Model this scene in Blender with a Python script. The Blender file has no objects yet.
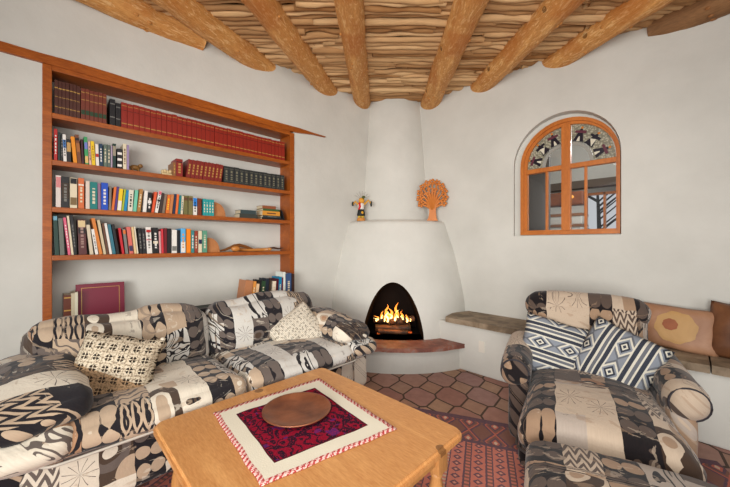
import bpy, bmesh, math, random
from mathutils import Vector, Matrix, noise
R = random.Random(7)
PI = math.pi
C = bpy.context.scene.collection
SC = bpy.context.scene
XW, YW = -.37, .43            # left wall plane (x), right wall plane (y)

# ------------------------------------------------------------------ node helpers
class E:
    def __init__(s, nt, v): s.nt, s.v = nt, v
    def m(s, op, *a):
        n = s.nt.nodes.new('ShaderNodeMath'); n.operation = op
        for i, x in enumerate((s,) + a):
            x = x.v if isinstance(x, E) else x
            if isinstance(x, (int, float)): n.inputs[i].default_value = x
            else: s.nt.links.new(x, n.inputs[i])
        return E(s.nt, n.outputs[0])
    def __add__(s, o): return s.m('ADD', o)
    def __radd__(s, o): return s.m('ADD', o)
    def __sub__(s, o): return s.m('SUBTRACT', o)
    def __rsub__(s, o): return E(s.nt, o).m('SUBTRACT', s)
    def __mul__(s, o): return s.m('MULTIPLY', o)
    def __rmul__(s, o): return s.m('MULTIPLY', o)
    def __truediv__(s, o): return s.m('DIVIDE', o)
    def __rtruediv__(s, o): return E(s.nt, o).m('DIVIDE', s)
    def __lt__(s, o): return s.m('LESS_THAN', o)
    def __gt__(s, o): return s.m('GREATER_THAN', o)
    def fr(s): return s.m('FRACT')
    def fl(s): return s.m('FLOOR')
    def ab(s): return s.m('ABSOLUTE')
    def mx(s, o): return s.m('MAXIMUM', o)
    def mn(s, o): return s.m('MINIMUM', o)
    def sin(s): return s.m('SINE')
    def sq(s): return s.m('SQRT')

class Mt:
    def __init__(s, name, rough=.7, spec=.3):
        s.mat = bpy.data.materials.new(name); s.mat.use_nodes = True
        s.nt = s.mat.node_tree
        s.b = s.nt.nodes['Principled BSDF']
        s.b.inputs['Roughness'].default_value = rough
        s.b.inputs['Specular IOR Level'].default_value = spec
    def L(s, a, b): s.nt.links.new(a.v if isinstance(a, E) else a, b)
    def uv(s):
        n = s.nt.nodes.new('ShaderNodeUVMap'); x = s.nt.nodes.new('ShaderNodeSeparateXYZ')
        s.L(n.outputs[0], x.inputs[0]); return E(s.nt, x.outputs[0]), E(s.nt, x.outputs[1])
    def co(s, kind='Object'):
        n = s.nt.nodes.new('ShaderNodeTexCoord'); return n.outputs[kind]
    def pos(s):
        return s.nt.nodes.new('ShaderNodeNewGeometry').outputs['Position']
    def sep(s, v):
        x = s.nt.nodes.new('ShaderNodeSeparateXYZ'); s.L(v, x.inputs[0])
        return [E(s.nt, x.outputs[i]) for i in range(3)]
    def comb(s, *a):
        n = s.nt.nodes.new('ShaderNodeCombineXYZ')
        for i, x in enumerate(a):
            if isinstance(x, E): s.L(x, n.inputs[i])
            else: n.inputs[i].default_value = x
        return n.outputs[0]
    def noise(s, v, scale=5, detail=3, rough=.5, dist=0, col=False):
        n = s.nt.nodes.new('ShaderNodeTexNoise'); s.L(v, n.inputs['Vector'])
        n.inputs['Scale'].default_value = scale; n.inputs['Detail'].default_value = detail
        n.inputs['Roughness'].default_value = rough; n.inputs['Distortion'].default_value = dist
        return n.outputs['Color'] if col else E(s.nt, n.outputs[0])
    def white(s, *a):
        n = s.nt.nodes.new('ShaderNodeTexWhiteNoise'); n.noise_dimensions = '3D'
        s.L(s.comb(*a), n.inputs['Vector']); return E(s.nt, n.outputs['Value'])
    def rnd(s):
        return E(s.nt, s.nt.nodes.new('ShaderNodeObjectInfo').outputs['Random'])
    def scale(s, v, sc):
        n = s.nt.nodes.new('ShaderNodeMapping'); s.L(v, n.inputs[0]); n.inputs['Scale'].default_value = sc
        return n.outputs[0]
    def ramp(s, f, stops, const=False):
        n = s.nt.nodes.new('ShaderNodeValToRGB'); s.L(f, n.inputs[0])
        r = n.color_ramp; r.interpolation = 'CONSTANT' if const else 'LINEAR'
        while len(r.elements) < len(stops): r.elements.new(.5)
        for e, (p, c) in zip(r.elements, stops): e.position = p; e.color = (*c, 1)
        return n.outputs[0]
    def mix(s, f, a, b, mode='MIX'):
        n = s.nt.nodes.new('ShaderNodeMix'); n.data_type = 'RGBA'; n.blend_type = mode
        for i, x in ((0, f), (6, a), (7, b)):
            if isinstance(x, E): x = x.v
            if isinstance(x, (int, float)): n.inputs[i].default_value = x if i == 0 else (x, x, x, 1)
            elif isinstance(x, tuple): n.inputs[i].default_value = (*x, 1)
            else: s.nt.links.new(x, n.inputs[i])
        return n.outputs[2]
    def color(s, c):
        if isinstance(c, tuple): s.b.inputs['Base Color'].default_value = (*c, 1)
        else: s.L(c, s.b.inputs['Base Color'])
        return s
    def bump(s, h, strength=.3, dist=.01):
        n = s.nt.nodes.new('ShaderNodeBump'); s.L(h, n.inputs['Height'])
        n.inputs['Strength'].default_value = strength; n.inputs['Distance'].default_value = dist
        s.L(n.outputs[0], s.b.inputs['Normal']); return s

def srgb(r, g, b):
    f = lambda c: ((c/255)/12.92 if c/255 < .04045 else ((c/255+.055)/1.055)**2.4)
    return (f(r), f(g), f(b))

_pl = {}
def plain(c, rough=.6, spec=.3, metal=0):
    k = (c, rough, spec, metal)
    if k not in _pl:
        m = Mt('plain_finish', rough, spec); m.color(c); m.b.inputs['Metallic'].default_value = metal
        o = m.co(); n = m.noise(o, 40, 2)
        m.color(m.mix(n*.25, c, tuple(x*.7 for x in c)))
        _pl[k] = m.mat
    return _pl[k]

# ---- materials of the place
def m_plaster():
    m = Mt('white_plaster', .85, .15); p = m.pos()
    n = m.noise(p, 1.6, 5, .6); n2 = m.noise(p, 30, 3, .6)
    m.color(m.ramp(n, [(.3, srgb(194, 192, 184)), (.7, srgb(208, 206, 198))]))
    return m.bump(n*1.0 + n2*.08, .35, .03).mat
def m_wood(name, c1, c2, sc=(1, 1, 12), rough=.45, rings=14., knots=True, spec=.35):
    m = Mt(name, rough, spec); o = m.co()
    v = m.scale(o, sc); r = m.rnd()
    nn = m.noise(v, 1.5, 4, .55, .6)
    g = ((nn*rings)).sin()*.5+.5
    g2 = m.noise(m.scale(o, tuple(x*4 for x in sc)), 6, 4, .7)
    c = m.mix(g*.45 + (g2-.5)*1.1 + .27, c1, c2)
    if knots:
        vo = m.nt.nodes.new('ShaderNodeTexVoronoi'); m.L(m.scale(o, (1.6, 1.6, 0 if sc[2] == 0 else 1.6)), vo.inputs[0]); vo.inputs['Scale'].default_value = 2.4
        d = E(m.nt, vo.outputs[0])
        k = (d < (m.noise(o, 9, 1)*.10+.03))
        c = m.mix(k*.75, c, tuple(x*.3 for x in c1))
    if name.startswith('peeled'):
        st = m.noise(m.scale(o, (2.2, 9, 9)), 4, 5, .7, 1.5); bl = m.noise(o, 3.2, 3, .6)
        c = m.mix(((st-.52)*5.0).mx(0.0).mn(.55), c, srgb(250, 214, 156)); c = m.mix(((bl-.5)*3.0).mx(0.0).mn(.5), c, srgb(178, 98, 36))
        m.color(c); return m.bump(g2*.5+st, .6, .012).mat
    m.color(c)
    return m.bump(g2*.6+g*.3, .25, .003).mat
PL = m_plaster()
SHELFW = m_wood('stained_shelf_wood', srgb(122, 56, 14), srgb(196, 108, 36), (6, 1, 6), .4, 9, False)
FRAMEW = m_wood('honey_window_wood', srgb(156, 84, 30), srgb(206, 124, 54), (5, 5, 1.2), .4, 6, False)
TABLEW = m_wood('pine_table_wood', srgb(170, 110, 58), srgb(228, 174, 110), (1.0, 6, 0), .38, 10, True, .4)
LEGW = m_wood('pine_leg_wood', srgb(150, 98, 50), srgb(200, 146, 88), (7, 7, 1), .42, 6, False)
VIGAW = m_wood('peeled_log_wood', srgb(172, 108, 48), srgb(242, 186, 114), (1.2, 7, 7), .6, 8, True, .2)
DARKW = m_wood('old_dark_log_wood', srgb(104, 74, 50), srgb(170, 126, 84), (1, 6, 6), .7, 8, True, .2)
def m_stick():
    m = Mt('latilla_bark', .75, .15); o = m.co(); r = m.rnd()
    a = m.mix(r, srgb(150, 102, 56), srgb(244, 204, 152))
    n = m.noise(m.scale(o, (1.2, 14, 14)), 5, 5, .65)
    n2 = m.noise(o, 2.2, 3)
    c = m.mix(n, m.mix(.6, a, srgb(78, 48, 26)), a)
    c = m.mix((n2-.42)*2.2, c, srgb(196, 150, 100))
    m.color(c); return m.bump(n, .6, .006).mat
STICK = m_stick()
def m_tiles():
    m = Mt('terracotta_floor_tile', .42, .4); x, y, z = m.sep(m.pos())
    nz = m.noise(m.pos(), 3, 2) + m.noise(m.pos(), 16, 2)*.16
    u = (x*.704 + y*.71)/.27; v = (x*-.71 + y*.704)/.345
    u = u + nz*.12; v = v + nz*.1
    # octagon lattice with large lozenges between
    a = (u.fr()-.5).ab(); b = (v.fr()-.5).ab()
    s = (1.0-(a+b))                    # distance towards the lattice corner
    dia = (s < .41)                    # lozenge
    e1 = (s-.41).ab()*.8
    e2 = (.5-a).mn(.5-b)               # straight joints between octagons
    g2 = (e2 < .03)*(s > .41)
    g = g2.mx(e1 < .03)
    ti = m.white(u.fl(), v.fl(), 1.0); tj = m.white((u+.5).fl(), (v+.5).fl(), 5.0)
    t = ti*(1.0-dia) + tj*dia
    c = m.ramp(t, [(0, srgb(144, 96, 86)), (.35, srgb(172, 118, 98)), (.65, srgb(156, 114, 108)), (1, srgb(184, 138, 110))])
    c = m.mix(dia*.45, c, srgb(166, 134, 100))
    n = m.noise(m.pos(), 14, 5, .6); c = m.mix((n-.25)*.9, c, srgb(104, 72, 62))
    c = m.mix(g, c, srgb(76, 58, 48)); m.color(c)
    m.L(g*.35+n*.25+.27, m.b.inputs['Roughness'])
    return m.bump((1.0-g)+n*.2, .5, .006).mat
TILE = m_tiles()
def m_stone(name, c1, c2, c3):
    m = Mt(name, .6, .3); o = m.pos(); n = m.noise(o, 7, 5, .6, .4); n2 = m.noise(o, 2.5, 2)
    c = m.ramp(n, [(.38, c1), (.5, c2), (.64, c3)]); m.color(m.mix((n2-.5)*1.6, c, c1))
    return m.bump(n, .5, .01).mat
SLATE = m_stone('red_slate', srgb(116, 74, 64), srgb(150, 96, 78), srgb(140, 126, 120))
FLAG = m_stone('brown_flagstone', srgb(108, 92, 74), srgb(138, 120, 98), srgb(156, 138, 116))
SOOT = plain(srgb(26, 22, 20), .95, .05)

CREAM, GREYW, BEIGE, TAN, TAUPE, BROWN, CHAR = (srgb(214, 204, 186), srgb(198, 194, 186), srgb(178, 156, 132),
    srgb(166, 128, 98), srgb(98, 88, 82), srgb(72, 58, 48), srgb(24, 24, 30))
def m_fabric(name, seed, warm=0.):
    m = Mt(name, .9, .1); u, v = m.uv()
    dn = m.noise(m.comb(u, v, float(seed)), 7, 2); d2 = m.noise(m.comb(v, u, float(seed)+4), 7, 2)
    u2 = u + (dn-.5)*.035; v2 = v + (d2-.5)*.045
    U = u2/.125; c = U.fl(); fu = U.fr()
    hc = m.white(c, float(seed), 2.0)
    # long cells inside each column
    W = v2/.27 + hc*7.0; rw = W.fl(); fw = W.fr()
    h1 = m.white(c, rw, float(seed)+11); h2 = m.white(c, rw, float(seed)+23); h3 = m.white(c, rw, float(seed)+31)
    pal = [(0, CREAM), (.17, BEIGE), (.28, TAUPE), (.38, CHAR), (.5, CREAM), (.62, CHAR), (.74, TAN), (.84, GREYW), (.92, BROWN)]
    base = m.ramp(h1, pal, True)
    alt = m.ramp((h1+.37).fr(), pal, True)
    # large swirl / crescents
    dx = fu-.3; dy = (fw-.5)*2.1
    r = (dx*dx+dy*dy).sq()
    ring = (r > .34)*(r < .62)
    sw = m.mix(ring, base, alt); sw = m.mix((r < .2), sw, m.ramp((h1+.61).fr(), pal, True))
    dx4 = fu-.9; dy4 = (fw-.1)*2.1; r4 = (dx4*dx4+dy4*dy4).sq(); sw = m.mix((r4 < .45), sw, BEIGE)
    # starburst
    ax = fu-.5; ay = (fw-.5)*2.1; ra = (ax*ax+ay*ay).sq()
    th = ay.m('ARCTAN2', ax); ray = ((th*5.5).sin().ab() < (.10+.02/(ra+.03)))*(ra < .48)
    st = m.mix(ray, m.mix(h3 < .5, CREAM, GREYW), TAUPE)
    # zigzag
    zz = ((v2/.055 + (fu*3.0).m('PINGPONG', .5)*2.0).fr() < .5)
    zg = m.mix(zz, m.mix(h3 < .5, BEIGE, CREAM), m.mix(h3 < .5, CHAR, TAUPE))
    # bead chain column
    B = v2/.085 + hc*3.0; fb = B.fr()
    bx = (fu-.5)*.125/.085; by = fb-.5
    bx2 = (bx.ab()-.36)
    bd = ((bx2*bx2+by*by).sq() < .36)
    bc = m.mix(bd, CHAR, m.mix(m.white(c, B.fl(), 3.0) < .6, BEIGE, TAUPE))
    sn = m.noise(m.comb(u*1.3, v, float(seed)+7), 6, 1, .4, 1.2)
    swo = m.mix(((sn*7.0).fr() < .36), base, m.mix(h1 < .5, CHAR, TAUPE))
    col = m.mix(h2 < .5, swo, sw)
    col = m.mix(h2 < .24, col, st)
    col = m.mix((h2 > .84), col, zg)
    col = m.mix(hc < .27, col, bc)
    # painterly smudges and weave
    pn = m.noise(m.comb(u*1.0, v*2.4, float(seed)), 9, 4, .6, 1.6)
    col = m.mix((pn > .6)*.45, col, m.ramp(m.noise(m.comb(u, v, 9.), 5, 1), [(.4, BEIGE), (.5, CREAM), (.6, TAUPE)], True))
    fine = m.noise(m.comb(u, v, 0.), 140, 2)
    col = m.mix(fine*.2, col, BROWN)
    if warm: col = m.mix(warm, col, srgb(168, 128, 96), 'MULTIPLY')
    m.color(col); m.b.inputs['Sheen Weight'].default_value = .15
    wr = m.noise(m.comb(u, v, 0.), 6, 4, .55, .5)
    return m.bump(wr*1.0+fine*.05, .45, .03).mat
FAB = m_fabric('patchwork_upholstery', 3)
FABC = m_fabric('patchwork_upholstery_armchair', 12, .5)
def m_navajo(name, swap=False):
    m = Mt(name, .9, .1); u, v = m.uv()
    if swap: u, v = v, u
    u = u + (m.noise(m.comb(u, v, 0.), 30, 2)-.5)*.006
    V = (v/.17+.15).fr(); W = (v/.17+.15).fl()
    blue, navy, cr, gr = srgb(128, 133, 141), srgb(36, 40, 52), srgb(206, 200, 184), srgb(96, 98, 104)
    c = m.ramp(V, [(0, blue), (.44, cr), (.49, navy), (.61, cr), (.68, gr), (.78, cr), (.83, navy), (.95, cr)], True)
    # nested diamonds inside the wide blue band
    q = ((u/.17 + W*.5).fr()-.5).ab()*.17*.75 + (V-.22).ab()*.17
    inb = (V < .44)
    d = m.ramp(q/.066, [(0, navy), (.14, cr), (.28, navy), (.46, blue), (.62, cr), (.80, gr), (1.0, blue)], True)
    c = m.mix(inb*(q < .0655), c, d)
    c = m.mix(m.noise(m.comb(u, v, 0.), 160, 2)*.35, c, gr)
    m.color(c); return m.bump(m.noise(m.comb(u, v*6., 0.), 120, 1), .2, .002).mat
NAV = m_navajo('woven_blue_stripe'); NAV2 = m_navajo('woven_blue_stripe_upright', True)
def m_crochet(name, dots):
    m = Mt(name, .9, .1); u, v = m.uv()
    cs = .052 if dots else .036
    a = (u/cs); b = (v/cs)
    x = (a.fr()-.5); y = (b.fr()-.5); r = (x*x+y*y).sq(); th = y.m('ARCTAN2', x)
    pet = ((th*2.0).sin().ab() > .5)*(r < .3)*(r > .07)
    grid = (x.ab() > .45).mx(y.ab() > .45)
    n = m.noise(m.comb(u, v, 0.), 60, 3)
    if dots:
        c = m.mix(n, srgb(214, 202, 180), srgb(176, 160, 134)); big = m.noise(m.comb(u, v, 2.), 5, 2)
        c = m.mix(((v+u*.25) < .0)*.75, c, srgb(140, 100, 58)); c = m.mix(pet, c, srgb(40, 34, 30)); c = m.mix((m.noise(m.comb(u, v, 5.), 110, 2) > .54)*.65, c, srgb(74, 56, 40))
    else:
        c = m.mix(n, srgb(220, 212, 196), srgb(184, 172, 152)); c = m.mix(pet.mx(n > .6)*.7, c, srgb(74, 68, 62))
    c = m.mix(grid*.4, c, srgb(120, 100, 76)); m.color(c); return m.bump(n, .5, .004).mat
CRO1, CRO2 = m_crochet('brown_crochet', True), m_crochet('cream_crochet', False)
def m_leather(name, c1, c2):
    m = Mt(name, .5, .35); o = m.co(); n = m.noise(o, 5, 5, .6, .5)
    m.color(m.ramp(n, [(.3, c1), (.7, c2)])); return m.bump(m.noise(o, 50, 3), .2, .003).mat
LEA, LEAD = m_leather('tan_leather', srgb(142, 100, 72), srgb(172, 130, 100)), m_leather('brown_leather', srgb(84, 50, 30), srgb(124, 80, 50))
def m_rug():
    m = Mt('kilim_wool', .95, .05); u, v = m.uv()      # v: distance from the end edge
    n = m.noise(m.comb(u, v, 0.), 60, 3)
    un = u + (n-.5)*.008; vn = v + (n-.5)*.008
    red, pink, navy, cr, br = srgb(200, 108, 90), srgb(220, 146, 128), srgb(84, 72, 90), srgb(214, 188, 164), srgb(124, 90, 80)
    S = un/.12; s = S.fr(); hs = m.white(S.fl(), 2., 1.)
    t = (vn/.055 + hs).fr()-.5
    wav = (s-.68).ab()*3.0
    mot = ((wav*.6+t.ab()) < .42)*((wav*.6+t.ab()) > .2)
    c = m.mix(hs, red, pink); c = m.mix(mot, c, navy)
    c = m.mix(((wav*.6+t.ab()) < .09), c, cr)
    sb = (s < .09).mx((s > .3)*(s < .36)); c = m.mix(sb, c, navy)
    ck = ((vn/.028).fr() < .5); c = m.mix((s > .09)*(s < .3)*ck, c, m.mix(hs < .5, cr, br))
    # end border with lozenges
    q = ((un/.17).fr()-.5).ab()*.24 + (((vn+.03)/.2).fr()-.5).ab()*.2*.9
    bc = m.ramp(q/.14, [(0, cr), (.14, red), (.26, navy), (.42, br), (.58, red), (.68, navy), (.84, br)], True)
    ed = (vn < .05).mx((vn > .29)*(vn < .32)); bc = m.mix(ed, bc, navy)
    c = m.mix(vn < .32, c, bc)
    c = m.mix(n*.55, c, srgb(150, 108, 98)); m.color(c)
    return m.bump(n, .4, .005).mat
RUG = m_rug()
def m_cloth():
    m = Mt('embroidered_mola', .9, .1); u, v = m.uv()      # 0..1
    e = u.mn(v).mn(1.0-u).mn(1.0-v)
    n = m.noise(m.comb(u, v, 0.), 12, 1, .5, .2); nf = m.noise(m.comb(u, v, 1.), 90, 2)
    maze = ((n*26.0).sin() > .0)
    mz2 = ((u*34.0).sin()*(v*34.0).sin() > .1)
    purp = m.noise(m.comb(u, v, 4.), 7, 1) > .57
    inner = m.mix(maze, srgb(126, 14, 38), srgb(38, 18, 34)); inner = m.mix(purp*mz2*.8, inner, srgb(84, 34, 96))
    inner = m.mix((nf > .58)*.6, inner, srgb(160, 24, 50))
    c = m.mix(e < .147, inner, srgb(214, 206, 186))
    c = m.mix((e > .138)*(e < .149), c, srgb(80, 20, 34))
    fr = m.mix((((u+v)*150.0).sin()*.12+m.noise(m.comb(u, v, 2.), 90, 2)) > .5, srgb(166, 60, 60), srgb(214, 180, 170))
    c = m.mix(e < .035, c, fr); m.color(c); return m.bump(nf+maze*(e > .16)*.5, .4, .003).mat
MOLA = m_cloth()
def m_glass():
    m = Mt('window_pane_glass', .02, .5); nt = m.nt
    tr = nt.nodes.new('ShaderNodeBsdfTransparent'); gl = nt.nodes.new('ShaderNodeBsdfGlossy'); gl.inputs['Roughness'].default_value = .01
    lw = nt.nodes.new('ShaderNodeFresnel'); lw.inputs[0].default_value = 1.45
    mx = nt.nodes.new('ShaderNodeMixShader'); m.L(lw.outputs[0], mx.inputs[0]); m.L(tr.outputs[0], mx.inputs[1]); m.L(gl.outputs[0], mx.inputs[2])
    m.L(mx.outputs[0], nt.nodes['Material Output'].inputs[0]); return m.mat
GLASS = m_glass()
def emit(name, c1, c2, s, sc=12):
    m = Mt(name); o = m.pos(); n = m.noise(o, sc, 3)
    m.color((0., 0., 0.)); m.L(m.ramp(n, [(.35, c1), (.65, c2)]), m.b.inputs['Emission Color']); m.b.inputs['Emission Strength'].default_value = s
    return m.mat

# ------------------------------------------------------------------ object helpers
def tag(o, label=None, cat=None, group=None, kind=None):
    if label: o['label'] = label
    if cat: o['category'] = cat
    if group: o['group'] = group
    if kind: o['kind'] = kind
    return o
def obj(name, bm, mat, parent=None, smooth=False, loc=None):
    me = bpy.data.meshes.new(name); bm.to_mesh(me); bm.free()
    if isinstance(mat, (list, tuple)):
        for x in mat: me.materials.append(x)
    else: me.materials.append(mat)
    if smooth: me.shade_smooth()
    o = bpy.data.objects.new(name, me); C.objects.link(o)
    if parent: o.parent = parent
    if loc: o.location = loc
    return o
def thing(name, label, cat, loc=(0, 0, 0), rz=0, group=None, mat=None):
    o = bpy.data.objects.new(name, None); C.objects.link(o); o.empty_display_size = .05
    if mat is not None: o.matrix_world = mat
    else: o.location = loc; o.rotation_euler = (0, 0, rz)
    return tag(o, label, cat, group)
def struct(name, bm, mat, **k):
    o = obj(name, bm, mat, **k); o['kind'] = 'structure'; return o
def box(bm, x0, x1, y0, y1, z0, z1, M=None, bev=0):
    r = bmesh.ops.create_cube(bm, size=1)['verts']
    for v in r:
        v.co = Vector(((x0+x1)/2+v.co.x*(x1-x0), (y0+y1)/2+v.co.y*(y1-y0), (z0+z1)/2+v.co.z*(z1-z0)))
    if bev:
        ed = list({e for v in r for e in v.link_edges})
        rr = bmesh.ops.bevel(bm, geom=ed, offset=bev, segments=2, affect='EDGES', profile=.6)
        r = list({v for f in rr['faces'] for v in f.verts} | {v for v in r if v.is_valid})
    if M is not None:
        for v in r: v.co = M @ v.co
    return r
def bx(*a, **k):
    bm = bmesh.new(); box(bm, *a, **k); return bm
def tube(bm, pts, rad, n=10, cap=True, flat=1.):
    rings = []
    pts = [Vector(p) for p in pts]
    prev = None
    for i, p in enumerate(pts):
        t = (pts[min(i+1, len(pts)-1)]-pts[max(i-1, 0)]).normalized()
        up = Vector((0, 0, 1)) if abs(t.z) < .95 else Vector((1, 0, 0))
        a = t.cross(up).normalized()
        if prev is not None and a.dot(prev) < 0: a = -a
        prev = a
        b = a.cross(t).normalized()
        r = rad[i] if isinstance(rad, (list, tuple)) else rad
        rings.append([bm.verts.new(p + a*math.cos(2*PI*k/n)*r + b*math.sin(2*PI*k/n)*r*flat) for k in range(n)])
    for A, B in zip(rings, rings[1:]):
        for k in range(n): bm.faces.new((A[k], A[(k+1) % n], B[(k+1) % n], B[k]))
    if cap:
        bm.faces.new(rings[0]); bm.faces.new(rings[-1][::-1])
    return rings
def lathe(bm, prof, c=(0, 0, 0), n=24):
    rings = []
    for r, z in prof:
        rings.append([bm.verts.new((c[0]+r*math.cos(2*PI*k/n), c[1]+r*math.sin(2*PI*k/n), c[2]+z)) for k in range(n)])
    for A, B in zip(rings, rings[1:]):
        for k in range(n): bm.faces.new((A[k], A[(k+1) % n], B[(k+1) % n], B[k]))
    bm.faces.new(rings[0][::-1]); bm.faces.new(rings[-1])
def prism(bm, pts2, d0, d1, T):
    """pts2 outline (a,b); extruded from depth d0 to d1; T maps (a,b,d) -> Vector"""
    A = [bm.verts.new(T(a, b, d0)) for a, b in pts2]; B = [bm.verts.new(T(a, b, d1)) for a, b in pts2]
    n = len(A)
    for i in range(n): bm.faces.new((A[i], A[(i+1) % n], B[(i+1) % n], B[i]))
    bm.faces.new(A[::-1]); bm.faces.new(B)
    bmesh.ops.recalc_face_normals(bm, faces=bm.faces)
def blob(bm, c, s, M=None, seg=10, ring=7):
    r = bmesh.ops.create_uvsphere(bm, u_segments=seg, v_segments=ring, radius=1)['verts']
    for v in r:
        v.co = Vector((v.co.x*s[0], v.co.y*s[1], v.co.z*s[2]))
        if M is not None: v.co = M @ v.co
        v.co += Vector(c)

def soft(hx, hy, hz, r, n=14, crown=0, crown_b=0, front=0, wr=.006, seed=0, uvmode='seat', bulge=0, uo=(0, 0), shape=None):
    """a stuffed upholstered block: rounded box with crowned top, wrinkles and a fabric UV in metres"""
    bm = bmesh.new()
    bmesh.ops.create_cube(bm, size=2)
    bmesh.ops.subdivide_edges(bm, edges=bm.edges[:], cuts=n, use_grid_fill=True)
    h = Vector((hx, hy, hz)); sd = Vector((seed*3.7, seed*1.3, seed*.7))
    uvl = bm.loops.layers.uv.new('UVMap')
    for v in bm.verts:
        q = v.co.copy()
        # concentrate the grid a bit near the edges
        q = Vector([math.copysign(1-(1-abs(a))**1.25, a) for a in q])
        p = Vector((q.x*hx, q.y*hy, q.z*hz))
        inn = Vector([max(-(a-r), min(a-r, b)) for a, b in zip(h, p)])
        d = p-inn
        p2 = inn + d.normalized()*r if d.length > 1e-6 else p
        k = (1-min(1, abs(q.x))**2.4)*(1-min(1, abs(q.y))**2.4)
        if q.z > 0: p2.z += crown*k*q.z
        else: p2.z += crown_b*k*q.z
        kx = (1-abs(q.x)**2.4)*(1-abs(q.z)**2)
        p2.y += front*kx*q.y
        p2.x += bulge*(1-abs(q.y)**2.4)*(1-abs(q.z)**2)*q.x
        if shape: p2 = shape(p2, q)
        nv = noise.noise_vector(p2*7+sd)*wr + noise.noise_vector(p2*17+sd)*wr*.45
        v.co = p2 + nv
    bm.normal_update()
    for f in bm.faces:
        nn = f.normal
        for l in f.loops:
            p = l.vert.co
            if uvmode == 'seat': u, vv = p.x, -p.y + p.z*(1 if p.y < 0 else -1)
            elif uvmode == 'back': u, vv = p.x, p.z - p.y*1.0
            elif uvmode == 'arm': u, vv = p.y*.9, p.x + p.z
            elif uvmode == 'flat': u, vv = p.x, p.y
            elif uvmode == 'frontal': u, vv = p.x + p.y, p.z
            if uvmode in ('seat', 'back') and abs(nn.x) > .75: u = p.x + p.y*math.copysign(1, -p.x)
            l[uvl].uv = (u+uo[0], vv+uo[1])
    return bm
def piping(parent, hx, hy, z, r, mat, rad=.006, sx=1., n=8, name='piping'):
    """a corded seam round a rounded rectangle"""
    pts = []
    for cx, cy, a0 in ((hx-r, hy-r, 0), (-hx+r, hy-r, 90), (-hx+r, -hy+r, 180), (hx-r, -hy+r, 270)):
        for k in range(n+1):
            a = math.radians(a0+90*k/n); pts.append((cx+r*math.cos(a), cy+r*math.sin(a), z))
    pts.append(pts[0]); bm = bmesh.new(); tube(bm, pts, rad, 6)
    return obj(name, bm, mat, parent, True)
def pillow(w, h, t, seed=0, wr=.004, n=22, pinch=.07):
    bm = bmesh.new(); uvl = bm.loops.layers.uv.new('UVMap'); V = {}
    for s in (1, -1):
        for i in range(n+1):
            for j in range(n+1):
                edge = i in (0, n) or j in (0, n)
                if edge and s == -1: V[s, i, j] = V[1, i, j]; continue
                a, b = 2*i/n-1, 2*j/n-1
                x = a*(1-pinch*(1-b*b)*0-pinch*(1-abs(b)**1.6)*.6)*w/2; y = b*(1-pinch*(1-abs(a)**1.6)*.6)*h/2
                k = ((1-a**4)*(1-b**4))**.62
                z = s*t/2*k
                p = Vector((x, y, z)); p += noise.noise_vector(Vector((x*9, y*9, seed*5+s)))*wr*(1+k)
                V[s, i, j] = bm.verts.new(p)
    for s in (1, -1):
        for i in range(n):
            for j in range(n):
                f = [V[s, i, j], V[s, i+1, j], V[s, i+1, j+1], V[s, i, j+1]]
                if s < 0: f = f[::-1]
                f = bm.faces.new(f)
                for l in f.loops: l[uvl].uv = (l.vert.co.x, l.vert.co.y)
    return bm
def frame(c, normal, up, roll=0):
    z = Vector(normal).normalized(); x = Vector(up).cross(z).normalized(); y = z.cross(x)
    M = Matrix.Identity(4)
    for i in range(3): M[i][0], M[i][1], M[i][2], M[i][3] = x[i], y[i], z[i], c[i]
    return M @ Matrix.Rotation(roll, 4, 'Z')
def boolean(bm, cut, mats, cmats=None):
    a = bpy.data.meshes.new('a'); bm.to_mesh(a); b = bpy.data.meshes.new('b'); cut.to_mesh(b); bm.free(); cut.free()
    for x in mats: a.materials.append(x)
    for x in mats: b.materials.append(x)
    oa, ob = bpy.data.objects.new('a', a), bpy.data.objects.new('b', b); C.objects.link(oa); C.objects.link(ob)
    md = oa.modifiers.new('x', 'BOOLEAN'); md.object = ob; md.operation = 'DIFFERENCE'; md.solver = 'EXACT'
    bpy.context.view_layer.update()
    ev = oa.evaluated_get(bpy.context.evaluated_depsgraph_get()); out = bmesh.new(); out.from_mesh(ev.to_mesh())
    bpy.data.objects.remove(oa); bpy.data.objects.remove(ob)
    return out

# ------------------------------------------------------------------ camera
CAMX, CAMY, CAMZ, FPX = 2.56, -3.03, 1.3, 320.
cam = bpy.data.cameras.new('camera'); co = bpy.data.objects.new('camera', cam); C.objects.link(co)
co.location = (CAMX, CAMY, CAMZ); cam.sensor_width = 36; cam.lens = FPX/730*36; cam.clip_start = .05
co.rotation_euler = (PI/2, 0, math.atan2(.71, .704)); SC.camera = co
DR, DF = Vector((.704, .71, 0)), Vector((-.71, .704, 0))     # right and forward directions of the view
CAM = Vector((CAMX, CAMY, CAMZ))

# ------------------------------------------------------------------ room shell
struct('floor', bx(-1, 5.4, -6.0, 1.0, -.1, 0), TILE)
# left wall with the recess for the shelves
PY0, PY1 = -3.055, -1.185           # outer edges of the shelf posts
NX = -.565
bm = bx(-1.0, XW, -6.0, 1.0, 0, 3.6)
struct('wall_left', boolean(bm, bx(NX, .5, PY0, PY1, .68, 2.48), [PL]), PL)
# low plastered bench behind the sofa
bm = bmesh.new(); box(bm, XW, -.18, -3.05, -1.19, 0, .68, bev=.02); struct('trim_1', bm, PL)
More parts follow.
